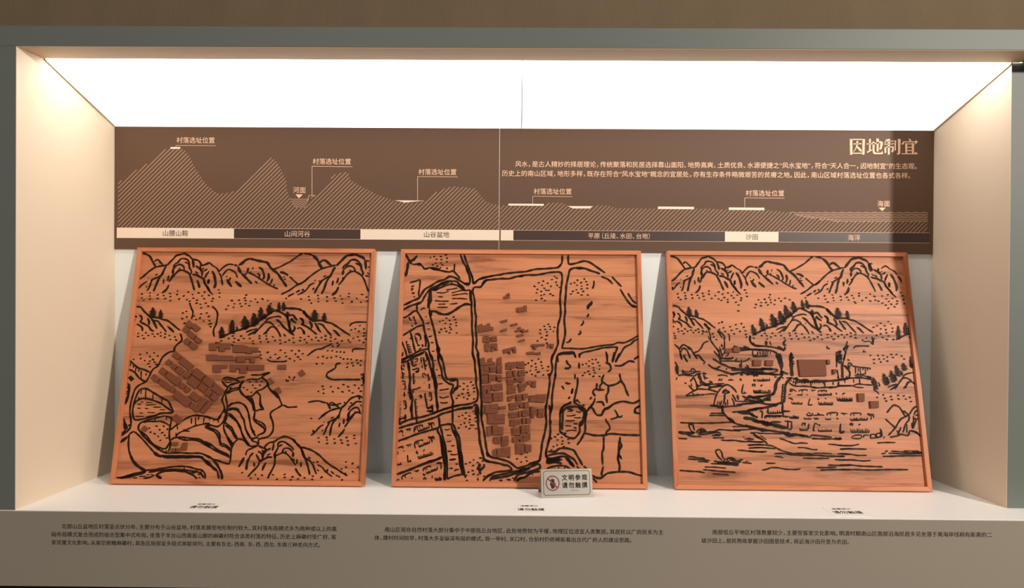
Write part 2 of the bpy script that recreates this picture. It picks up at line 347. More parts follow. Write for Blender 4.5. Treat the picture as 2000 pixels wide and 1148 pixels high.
# captions printed on the apron
def caption(rows):
    for s, px0, py0, px1, py1 in rows:
        x0, z0 = at(px0, py0, -.0045); x1, z1 = at(px1, py1, -.0045)
        o = wall_text('caption_lettering', s, x0, x1, (z0 + z1) / 2, -.0043, M['ink'], None, .014)
        o.parent = apron
apron = bpy.data.objects['wall_front']
caption([('北部山丘盆地区村落呈点状分布，主要分布于山谷盆地，村落发展受地形制约较大。其村落布局模式多为两种或以上的基', 120, 1027.5, 658, 1032.5),
         ('础布局模式复合而成的组合型集中式布局。坐落于羊台山西南面山脚的麻磡村符合该类村落的特征。历史上麻磡村受广府、客', 100, 1043, 657, 1048.5),
         ('家双重文化影响。从高空俯瞰麻磡村，其各区局部呈多层式串联排列，主要有东北-西南、东-西、西北-东南三种走向方式。', 100, 1059, 628, 1064)])
caption([('南山区现存自然村落大部分集中于中部低丘台地区，此处地势较为平缓，地理区位适宜人类聚居。其居民以广府民系为主', 751, 1034, 1296, 1039),
         ('体，建村时间较早，村落大多呈纵深布局的模式。现一甲村、关口村、仓前村仍依稀能看出古代广府人的建设思路。', 731, 1049.5, 1236, 1055)])
caption([('南部低丘平地区村落数量较少，主要受客家文化影响。明清时期南山区南部沿海民居多见坐落于离海岸线稍有距离的二', 1391, 1039, 1938, 1044),
         ('级沙田上，居民熟练掌握沙田围垦技术，将近海沙田开垦为农田。', 1370, 1055, 1661, 1058.5)])

# carved drawings, in half millimetres on each board: m ridges, r paths and water, f furrows, d dots, p pines, h blocks; width:x,z x,z ...
BOARD_1 = """b|31,708 51,722 78,698 56,680;732,644 745,651 756,644 740,633
d|60,1294;117,1302;119,1280;173,1288;216,1284;258,1299;310,1318;309,1292;264,1277;387,1311;357,1282;418,1293;460,1304;502,1312;487,1283;534,1287;63,1265;79,1250;122,1258;175,1262;230,1262;267,1248;327,1259;382,1256;427,1267;454,1253;503,1264;517,1231;479,1224;404,1245;406,1227;608,1306;610,1276;599,1328;565,1265;559,1246;699,1251;749,1255;759,1230;719,1229;788,1270;797,1292;796,1252;798,1230;833,1248;864,1263;880,1241;914,1264;951,1253;974,1231;1079,1269;1184,1266;1237,1284;1301,1292;1306,1270;1242,1259;1307,1248;1258,1237;1366,1282;1417,1275;1368,1252;1429,1253;1459,1290;1471,1268;1477,1239;1519,1308;1517,1286;1541,1250;1575,1272;1610,1302;1605,1247;1643,1284;1648,1254;67,1014;120,1018;167,1011;203,1011;223,1022;97,1000;69,992;140,1000;183,993;226,997;256,987;256,1012;286,1001;326,991;296,973;336,969;110,978;363,1161;387,1172;394,1132;363,1121;381,1089;444,1140;461,1114;488,1126;515,1104;492,1155;531,1162;548,1137;554,1108;488,1198;537,1210;453,1231;557,1083;98,868;143,879;193,879;167,854;220,858;105,839;56,832;191,833;170,822;135,825;567,1086;566,1065;665,1189;677,1214;714,1204;771,1211;825,1215;991,1195;728,1001;785,1001;701,983;741,983;770,973;805,984;847,984;870,966;739,958;875,948;914,1002;960,1003;915,985;965,981;924,960;977,960;1007,996;1023,971;1058,975;1095,961;1063,950;1122,975;1149,990;1155,958;1199,994;1228,980;1197,972;922,892;979,889;931,871;1034,875;1067,904;1100,886;1145,901;1195,901;1171,879;1221,880;1109,861;1000,853;1064,854;1191,858;1135,847;1209,841;937,846;650,965;1548,1050;1576,1058;1607,1080;1636,1058;1602,1040;1641,1030;1639,1008;1597,1001;1651,987;1565,990;1609,976;1638,962;1545,964;1372,1006;1345,995;1306,995;1278,980;1255,1002;1244,958;1325,973;1374,981;1409,996;1441,985;1410,970;1488,971;1457,957;1426,935;1462,935;1393,903;1425,903;1457,896;1482,896;1507,893;1329,856;1364,863;1392,853;1421,857;1455,864;1484,857;1506,847;1534,847;1559,844;1598,840;1626,837;162,804;175,783;203,815;219,798;872,683;918,684;953,691;895,662;944,663;834,645;859,631;914,642;889,614;809,679;1053,847;1168,830;1324,813;1363,814;1536,815;1567,819;1606,819;1625,805;1575,801;1534,790;1373,659;1429,656;1482,646;1516,671;1548,657;1593,668;1642,669;1622,647;1381,639;1383,611;1445,622;1512,622;1557,630;1582,616;1637,627;1347,624;1630,575;1575,547;1530,550;1310,441;218,367;228,340;257,330;283,313;300,286;265,381;288,357;314,381;308,337;327,320;340,361;343,303;1367,312;1372,285;1422,316;1426,299;1428,276;1474,306;1479,279;1520,300;1528,280;1557,317;1565,294;1570,267;1608,331;1609,311;1621,277;1562,156;1607,146;1564,122;1643,123;1610,93;1534,109;1370,154;871,80;961,67;1006,64;932,44;981,41;1048,51;1078,68;1156,72;1158,52;1107,39;1209,56;1200,36;1247,43;1291,50;1345,61;1343,41;1404,55;1541,39
h|576,947 718,948 722,909 683,909 684,891 649,891 646,919 622,919 624,898 581,897;744,938 811,938 848,921 912,921 914,889 872,889 873,878 841,878 840,885 749,885;566,869 637,869 637,862 680,863 743,863 744,853 769,853 771,828 570,827;772,860 895,861 934,868 931,851 893,847 896,815 871,815 869,839 830,839 832,818 790,818 776,818;615,799 710,799 712,775 667,774 669,746 620,746;735,800 844,800 849,741 807,740 804,772 772,772 774,751 739,750;847,801 964,801 966,766 865,762 849,786;1062,802 1115,803 1117,771 1064,771;1203,751 1230,772 1253,741 1226,723;993,693 1016,714 1043,683 1016,665;1051,631 1077,652 1100,617 1074,603;346,892 391,859 369,829 324,862;400,852 483,791 457,756 374,817;504,777 569,729 539,689 474,736;576,725 638,679 610,642 548,687;646,671 710,623 682,586 618,633;304,837 331,817 311,791 284,810;343,807 370,787 351,763 325,783;380,790 424,757 400,725 356,757;462,780 489,760 444,701 417,721;478,726 543,678 508,633 444,680;546,672 593,638 571,608 524,643;596,636 629,612 604,580 572,604;633,605 671,577 649,548 611,575;266,780 305,752 283,722 244,750;317,750 406,685 382,653 293,717;416,676 443,656 423,630 396,649;452,649 476,632 456,605 432,622;498,616 553,575 527,541 471,582;574,572 600,552 540,473 513,493;610,556 636,537 582,466 556,485;496,540 543,506 525,482 478,516;215,733 259,701 239,674 195,706;270,699 347,643 329,619 252,675;349,648 375,629 358,605 331,624;385,622 491,545 463,508 357,585;415,1109 454,1080 431,1050 392,1079;460,1086 502,1055 481,1027 439,1059;397,1068 430,1043 410,1016 377,1040;437,1032 479,1001 458,974 416,1005;483,996 522,968 503,943 464,972;413,985 446,961 425,934 393,958;455,957 497,926 476,899 434,930;393,463 445,425 422,394 369,432;186,383 212,364 195,341 168,360;388,276 423,277 425,253 390,253;464,274 488,274 487,223 422,216 416,236 454,237;385,236 413,236 412,213 384,212
m0|73:33,1590 45,1588 72,1577 91,1562 109,1532 136,1491;64:121,1529 141,1544 152,1540 169,1522 185,1507;68:33,1401 56,1420 89,1454 122,1480 147,1492 182,1499 218,1507 234,1526 257,1552 276,1575 305,1583 330,1590 345,1583 368,1572 392,1549 411,1546 437,1538 453,1520 462,1505 487,1509 512,1520;81:211,1499 197,1466 189,1440 176,1421 165,1395 154,1361 141,1313;64:179,1428 148,1410 124,1398 113,1365 103,1331 90,1317;55:139,1428 156,1439;51:110,1394 131,1402;55:91,1404 98,1409;55:89,1387 62,1368 43,1346 33,1334;55:84,1341 93,1352;64:260,1489 272,1511 292,1526 308,1549 333,1553 360,1542 373,1519 376,1489 394,1460 389,1437;60:340,1527 362,1519 379,1497;64:265,1436 262,1466 274,1492 298,1508 316,1508 336,1493 342,1470;98:261,1474 265,1436;59:304,1485 313,1470;72:242,1381 257,1410 273,1429 289,1451 306,1466 331,1467 354,1459 377,1445 390,1422 404,1389 419,1348 429,1323;89:253,1418 273,1433;64:231,1388 237,1429;68:204,1402 204,1369;76:244,1362 233,1332 217,1314 200,1303;89:393,1546 403,1512 406,1486;72:419,1501 442,1486 462,1468 471,1449 470,1423;81:458,1509 453,1486 466,1460;47:465,1475 482,1486;68:419,1460 442,1445
m1|55:474,1460 505,1479;80:400,1437 433,1434 460,1419 486,1405 496,1375 521,1342 539,1312;55:517,1461 502,1431 493,1412;89:440,1397 453,1371 463,1341;72:527,1401 519,1368;55:477,1505 511,1524 542,1502 573,1483 587,1457;55:505,1479 488,1464;51:521,1464 505,1442 492,1419;64:583,1454 610,1484 637,1506 661,1514 687,1510;64:591,1450 608,1424 613,1402;85:613,1402 624,1361;93:539,1464 556,1438 566,1405 573,1368 565,1338;89:523,1405 519,1368;55:492,1386 513,1349 538,1316 562,1291;67:33,1204 64,1199 84,1177 112,1152 144,1123;80:144,1123 165,1098 182,1069 195,1047;63:147,1127 190,1127 228,1113 261,1106 299,1081 330,1056 357,1038;63:164,1105 193,1102 213,1080 237,1055 262,1026;67:59,1144 75,1133 81,1112 72,1097 106,1079 137,1061 153,1040 176,1029;75:119,1123 133,1098 135,1072;80:33,1139 43,1126;67:49,1079 75,1068 91,1050 94,1029;75:265,1066 292,1045 316,1023;67:33,1109 38,1108
m2|89:691,1510 717,1503;102:721,1499 734,1469 747,1451;98:724,1507 748,1522 772,1545 800,1556;89:800,1556 830,1549 863,1541 900,1534 926,1527 938,1512 954,1490 977,1471 1005,1449 1028,1419 1053,1386 1077,1353;85:747,1451 767,1432 798,1403 829,1374;59:615,1428 634,1458 654,1476 680,1469 707,1451 724,1417;68:644,1420 651,1428;68:646,1402 664,1398 677,1417;102:654,1398 674,1369 690,1350;97:712,1391 736,1369 759,1351;68:770,1436 790,1451;89:790,1451 795,1489;59:797,1455 824,1444 858,1426 892,1404 926,1382 957,1363 987,1349 1017,1338;68:831,1493 824,1478;68:818,1463 809,1448;76:867,1493 893,1478 907,1448 912,1422 903,1404;80:863,1452 879,1433 876,1418;89:939,1452 945,1419 933,1389;68:971,1412 966,1386 956,1371;68:992,1371 983,1356;89:850,1392 869,1378;60:973,1479 1012,1494 1054,1517 1092,1539 1127,1566 1161,1596;89:1022,1460 1051,1453 1082,1435;59:1093,1427 1124,1398 1159,1369;63:1041,1298 1097,1328 1141,1361 1183,1384 1217,1410;55:1046,1423 1061,1423;55:1051,1409 1069,1405;51:1093,1283 1134,1306;51:1145,1313 1172,1332;68:1151,1585 1175,1596;68:1181,1596 1212,1593 1242,1585;98:1242,1585 1265,1567 1285,1544 1297,1518 1313,1496 1325,1489;89:1300,1529 1317,1545 1339,1545 1362,1526 1385,1508;64:1162,1369 1197,1391 1227,1421 1258,1447 1293,1473 1325,1489 1364,1500 1392,1508 1417,1512;89:1418,1508 1442,1534 1466,1561 1486,1580 1515,1587 1548,1591 1577,1580 1603,1569 1619,1550;55:1619,1547 1652,1543;89:1619,1550 1624,1521 1629,1483;85:1411,1500 1395,1470 1385,1444 1369,1418;80:1369,1418 1353,1385 1341,1340 1325,1303;72:1375,1433 1344,1414 1320,1396 1303,1366 1287,1336 1275,1307;59:1328,1425 1350,1437;59:1269,1399 1279,1403;51:1298,1395 1312,1399;59:1273,1384 1238,1365 1222,1339 1198,1317 1157,1295;131:1190,1339 1194,1325;51:1148,1313 1172,1328;51:1089,1283 1131,1306;67:1259,1332 1272,1347;76:1463,1486 1472,1505 1497,1523 1514,1546 1539,1554 1564,1546 1580,1531 1592,1513 1597,1483 1609,1461 1606,1438;68:1551,1527 1573,1520 1588,1505;64:1467,1475 1480,1490 1501,1505 1527,1505 1546,1490 1554,1468;102:1470,1475 1465,1441;64:1514,1479 1525,1464;63:1440,1367 1464,1397 1481,1423 1501,1449 1522,1464 1547,1468 1573,1457 1599,1438 1619,1409 1635,1372 1655,1321;89:1463,1415 1477,1423;76:1437,1422 1432,1393 1425,1382;76:1402,1400 1397,1363;88:1441,1356 1429,1323 1398,1293;55:1639,1502 1654,1498;55:1638,1461 1653,1446;55:1624,1439 1654,1431;75:634,986 675,1004 726,1030 785,1048 847,1074 898,1107 949,1144 1000,1180 1025,1180 1062,1163 1092,1141 1106,1105 1115,1069 1129,1033;80:1070,1199 1106,1199 1160,1196 1197,1185;59:1197,1185 1216,1164 1236,1135;96:1200,1182 1224,1156;59:870,1013 896,1042 919,1071 942,1096 961,1122 985,1133 1021,1140 1039,1141 1057,1133;63:831,1005 862,1024 896,1045;58:815,1027 850,1042 895,1053;63:945,1096 970,1100 992,1090 1011,1075;79:1019,1119 1045,1104 1068,1076 1091,1054 1118,1036 1140,1019 1155,1008;67:938,1013 961,1035 977,1057 994,1068 1016,1064 1035,1043 1051,1018 1060,996;88:950,1032 962,1017;75:1080,1018 1095,1000;88:1112,1116 1119,1062 1133,1026;100:1091,1156 1104,1119;75:1106,1145 1134,1152 1150,1134 1169,1113;75:1119,1123 1141,1109 1163,1094;109:1129,1130 1134,1112;75:1147,1076 1155,1058 1146,1040 1133,1026;67:1182,1131 1205,1120 1210,1098 1203,1088 1240,1070;58:1170,1055 1191,1062 1209,1048 1221,1034 1226,1016;88:1213,1044 1226,1016;67:1040,1079 1044,1072;96:1204,1185 1219,1164 1242,1142 1265,1121 1284,1106;67:1284,1106 1305,1114 1344,1114 1374,1103 1406,1096 1432,1082 1465,1061 1502,1036 1543,1011;79:1292,1099 1308,1074 1323,1049 1339,1031;63:1310,1092 1343,1085 1366,1060 1388,1035 1415,1006;67:1196,1087 1225,1077 1255,1059 1278,1041 1311,1016;83:1252,1110 1267,1088 1272,1070 1266,1056;84:1186,1131 1205,1116 1210,1095 1200,1087;75:1420,1049 1442,1035 1461,1014 1476,1007
m3|57:1279,548 1309,555 1351,559 1379,552 1408,545;86:1408,549 1423,531 1435,504;57:1425,542 1446,549 1468,535 1497,515;57:1429,535 1468,532 1495,542 1509,543;65:1372,452 1405,476 1442,497 1476,508 1511,515 1541,543 1567,574 1594,588 1625,595 1650,582;61:1514,515 1502,484 1494,439;65:1557,498 1570,522 1593,540 1613,557 1648,554;61:1563,460 1568,488 1594,512 1619,516 1633,499 1638,475;85:1561,484 1560,440;61:1573,450 1597,474 1620,485 1649,475;57:1603,492 1610,478;53:1635,537 1649,526;53:1633,578 1611,599;53:1359,435 1379,452 1402,466;69:1496,467 1480,443 1461,418 1449,384 1442,326;65:1480,443 1443,425 1420,411;61:1437,415 1418,381 1409,353 1397,329;53:1442,442 1462,453;53:1395,415 1402,421;57:1396,401 1369,384 1350,360 1334,342 1314,329;57:1385,356 1398,367;65:1506,415 1501,385;73:1532,440 1531,405;65:1600,468 1574,440 1555,409 1539,385;85:1562,467 1563,447 1551,426;69:1540,375 1527,351 1498,317
m4|57:963,258 933,244 893,224 886,193;85:876,180 862,150 844,116;65:936,211 917,190 911,173;85:911,177 900,147 897,97;65:954,201 970,177 982,154;64:982,154 974,127 955,104 930,77 911,53;77:945,147 950,120;61:982,154 1008,168 1038,181 1066,182;97:982,151 1001,168;65:966,258 985,248 1013,238;97:1009,248 1017,225 1002,204 1001,168;65:966,221 988,208 999,191;57:990,228 1011,215;65:1017,228 1034,232 1051,242;61:1006,245 1018,262 1041,279 1065,283 1098,303 1135,320 1170,311 1198,297 1224,274 1250,250;65:1068,279 1067,252 1062,225;57:1027,195 1053,205;65:1024,185 1066,182;72:1027,148 1015,128 1004,94;64:1045,51 1069,98 1083,135 1084,172 1078,198 1090,225 1102,252;93:1084,172 1081,205;61:1095,252 1100,276 1120,286 1141,283 1166,267 1191,250 1207,230;57:1098,252 1128,266;57:1082,192 1109,202 1132,212 1153,209 1175,193 1197,169 1227,129;57:1129,212 1137,236 1157,243 1182,236 1201,216;97:1204,216 1203,186;61:1146,216 1159,223;77:1197,173 1218,163;72:1231,173 1234,140;72:1260,153 1262,120;72:1225,113 1241,86 1267,60;77:1250,250 1262,227 1275,193 1290,173;53:1250,250 1285,247;114:1325,363 1337,346;64:1250,250 1282,244 1317,234 1349,218 1385,194 1421,161 1457,135 1503,109 1546,82;69:1217,277 1247,250 1262,227 1278,193 1294,160 1311,117 1324,70;85:1195,304 1217,277;64:1282,180 1314,164 1337,140 1352,111 1368,74;56:1306,187 1324,174;52:1339,154 1353,147;52:1371,137 1403,121 1422,98 1443,81 1475,59;104:1441,108 1436,88;48:1463,95 1488,75;48:1495,72 1530,56;56:1370,107 1384,94;92:1559,86 1564,69;64:1539,86 1577,66
m5|54:720,940 738,937;54:794,937 816,930 838,923;54:608,954 644,950;54:979,843 998,828 1034,825 1097,826 1118,833;58:1136,727 1148,710;58:1182,724 1166,710;58:1117,706 1128,692 1142,696;49:1159,700 1177,700
p|118,1199 179,1200 187,1123 126,1123;184,1182 227,1182 234,1120 191,1120;616,1065 673,1065 680,986 623,986;683,1113 744,1113 752,1016 691,1015;740,1073 761,1073 764,1037 743,1037;766,1142 834,1143 842,1045 775,1045;804,1117 840,1117 845,1060 809,1059;829,1164 893,1165 901,1067 837,1067;867,1132 903,1132 907,1082 871,1081;876,1205 937,1205 944,1115 883,1114;919,1161 958,1162 961,1122 922,1122;935,1224 996,1224 1001,1158 940,1158;1013,1242 1049,1243 1054,1177 1018,1177;1042,1243 1085,1243 1089,1181 1046,1181;1075,1174 1118,1174 1121,1141 1078,1141;1250,1189 1318,1190 1323,1114 1255,1113;1330,1168 1377,1169 1380,1107 1334,1107
r|59:406,1227 420,1194 434,1165 428,1118;67:360,1016 374,984 372,962 349,941 331,916 329,894 295,883 262,858 247,833 239,815;63:563,1210 590,1188 607,1159 607,1119 603,1079 592,1054 591,1022 601,993;58:1536,1076 1549,1094 1584,1105 1652,1105;62:1254,866 1287,895 1321,913 1350,916 1377,931 1401,942 1422,953;58:1567,893 1566,911 1587,918 1640,919 1650,922;54:1530,986 1535,968;50:1455,932 1465,942 1479,946;62:250,840 239,812 227,787 201,769 186,744 178,720 158,681 115,656 90,628 78,579 71,524 73,472 82,427;66:33,823 56,803 94,775 138,762 179,744;62:33,761 50,757 77,740 102,712 125,695 158,677;86:33,665 44,659 48,628 49,593 42,558 35,530 33,526;66:33,645 47,635;58:33,610 50,610;53:33,596 45,596;46:38,807 40,786;46:60,796 62,775;46:80,779 77,744;46:102,768 101,747;45:117,758 124,698;45:155,741 154,720;66:122,628 167,632 219,605 283,570 327,547 348,512 363,474 287,467 236,449 185,439;62:122,628 103,579 92,517 91,472 103,428;62:101,538 126,559 167,566 225,553 280,532 317,508 359,481;78:95,524 106,548;41:164,629 169,552;41:217,598 218,556;41:279,570 284,529;41:132,628 133,594;41:121,576 123,559;37:139,542 156,542;37:174,538 220,539;37:116,527 144,524;37:173,521 246,525;37:227,508 282,508;37:119,500 147,500;37:171,500 196,497;37:274,491 312,491;37:136,469 165,466;37:192,473 245,470;37:111,445 174,445;66:681,699 708,713 754,707 791,690 795,679 751,668 721,651 698,668 678,692;45:692,692 720,700 756,693;41:700,682 732,679 749,682;58:727,654 751,665 765,661;61:728,651 710,612 693,563 707,529 714,495 689,453 677,432;58:714,605 744,630 778,641 809,648 814,669 819,686;53:721,602 762,623 806,634;61:714,602 721,564 731,529 733,477 733,433;65:712,508 727,460;58:775,707 806,714 838,718;54:875,732 939,733 973,744 1008,751;62:950,719 974,733 1005,747;58:850,697 885,704 920,701 951,712 973,702 996,681 990,660 961,635 927,621 894,589 853,586;74:807,669 810,627 834,596 864,575 890,551 906,527 916,496 927,486;53:846,585 882,572 898,548;86:891,582 905,544 924,486;54:816,686 830,690 817,669;66:950,719 973,698;70:992,681 1005,649 1028,622 1051,601 1074,577;57:1028,622 1057,612 1077,584 1093,553 1102,529 1075,508 1045,490 1030,470 1036,435;57:1102,525 1123,526 1145,515 1180,516 1211,519;61:923,617 950,593 953,559 962,531 982,500;86:950,545 967,507;61:927,486 954,497 985,500;61:924,486 921,434;61:736,512 769,536 811,544 847,527 871,496 884,462 890,434;57:739,522 769,543;57:843,530 862,513 879,475;61:738,491 773,498 808,488 832,461 844,434;61:741,502 782,505 818,495;65:740,471 765,461 789,433;62:1490,818 1459,811 1453,786 1429,768 1402,751 1396,733 1404,719 1444,705 1510,706 1581,706 1630,707;62:1648,753 1652,676;107:1639,724 1644,710;54:1628,745 1646,735;61:33,431 42,413 47,369 59,355;94:46,406 61,369 72,362;65:79,455 89,393 83,362 58,335 33,314;65:70,379 89,393;77:33,328 41,335 59,355;97:33,271 47,284 78,311;57:84,325 113,342 146,322 185,288 228,245 263,211;61:96,455 106,428 125,421 169,428 220,442 264,453;61:313,450 349,440 361,430 358,389 355,348 360,304 366,280 352,246 340,232 312,235 276,249 238,275 207,312 173,336 146,356 143,383 158,404 205,422 255,436 313,450;53:172,404 206,411 258,412 293,412 329,399 351,385;45:249,429 251,415;45:324,447 327,423;65:150,353 178,319 220,282 258,252 288,232 325,212 361,202;57:205,292 218,306;57:360,209 370,243 373,280;41:319,232 321,215;41:348,222 350,205;41:294,242 292,225;61:358,354 390,382 435,417 475,441 515,455 568,452 621,442;53:624,405 580,397 522,383 462,355 429,341 407,321 404,311;41:454,366 456,352 494,349;41:496,438 500,397;41:523,445 529,387;41:547,448 542,424;41:583,442 580,401;41:404,386 410,358;45:402,338 404,314;61:372,287 385,300 405,307 460,308 513,301 558,298 598,278 638,259;57:416,304 462,291 514,291 549,288 585,272 640,242;41:460,308 465,291;65:84,325 87,267 95,223 111,183;97:110,187 132,150 163,120 200,97 229,84;105:263,211 289,191 322,178;61:361,202 436,206 505,203 574,204 617,191 646,171;85:321,182 370,175 439,176 508,177 570,181 602,167 651,121;57:314,188 369,185 473,186 559,184 604,177;60:221,90 276,94 343,105 421,116 497,116 567,100 599,94 622,71 628,38;64:243,77 311,88 379,95 447,96 517,90 580,80 601,67 617,44;68:294,58 329,78 397,89 483,83 526,70 555,54 573,37;40:340,105 341,92;40:480,113 482,96;40:567,100 565,87;44:599,91 594,70;64:33,40 76,43 125,60 175,73 226,81;64:55,39 110,43 170,60 226,77;84:76,43 142,60;40:145,40 172,40;40:185,50 233,51;40:231,61 252,61;40:258,64 279,61;56:213,37 254,44 287,58;92:293,61 315,48 337,38;44:528,77 560,74;44:574,67 598,64;44:579,47 597,44;61:585,449 628,439 657,429 681,432 693,453 699,460;61:590,404 633,391 675,381 701,398 720,426 724,460;61:734,460 733,433 722,405 721,375 734,341 750,317 771,283 786,263;45:595,387 626,387 647,391;37:621,439 619,422;37:650,432 648,415;37:678,429 683,405;57:591,387 635,370 671,357 693,337 702,317 704,290 713,269;65:592,377 636,360 665,344 688,317 702,283 711,256;57:713,269 741,263 764,246 782,236;61:711,256 743,249 768,233 780,219;61:725,412 751,392 777,372 793,345 809,318 825,297;61:730,392 756,372 779,351 795,324 815,297;65:741,457 774,447 800,423 820,399 836,369 849,335 866,308 885,284 904,261;77:759,450 789,433 812,410 836,369;65:844,352 858,318 870,298 893,271;65:738,460 741,457;61:828,461 852,430 861,400 871,366 887,339 903,315 918,302 932,305 948,312 963,305;97:879,349 903,315;61:884,462 894,421 908,376 925,346 941,319;93:916,363 933,332;61:922,462 921,434 937,411 966,394 992,374 1000,360 994,343 971,333 948,319;49:928,435 946,421 971,414 993,397 1006,374 1004,353 994,343;37:943,421 941,407;37:961,414 955,397;37:979,404 970,387;37:994,391 981,377;37:1003,367 996,360;61:1030,463 1051,412 1057,378 1053,350 1037,326 1014,313 967,299 965,275 963,258;57:912,295 933,285 954,278 959,265;61:825,301 849,298 874,284 893,264 915,254 939,254 963,258;61:825,297 802,277 788,246 785,206 785,162 780,135;61:750,317 778,283 796,267;69:746,324 767,283 792,243;61:601,282 638,265 674,242 697,225 725,215 754,202 776,189;65:603,268 639,245 683,222 719,205 755,192 780,176;37:641,262 639,248;61:610,194 638,184 668,165 699,158 728,148 760,139 780,135;97:613,161 643,138 673,111 702,91;85:668,161 698,131 722,95;64:702,95 721,38;92:718,102 735,68 741,35"""
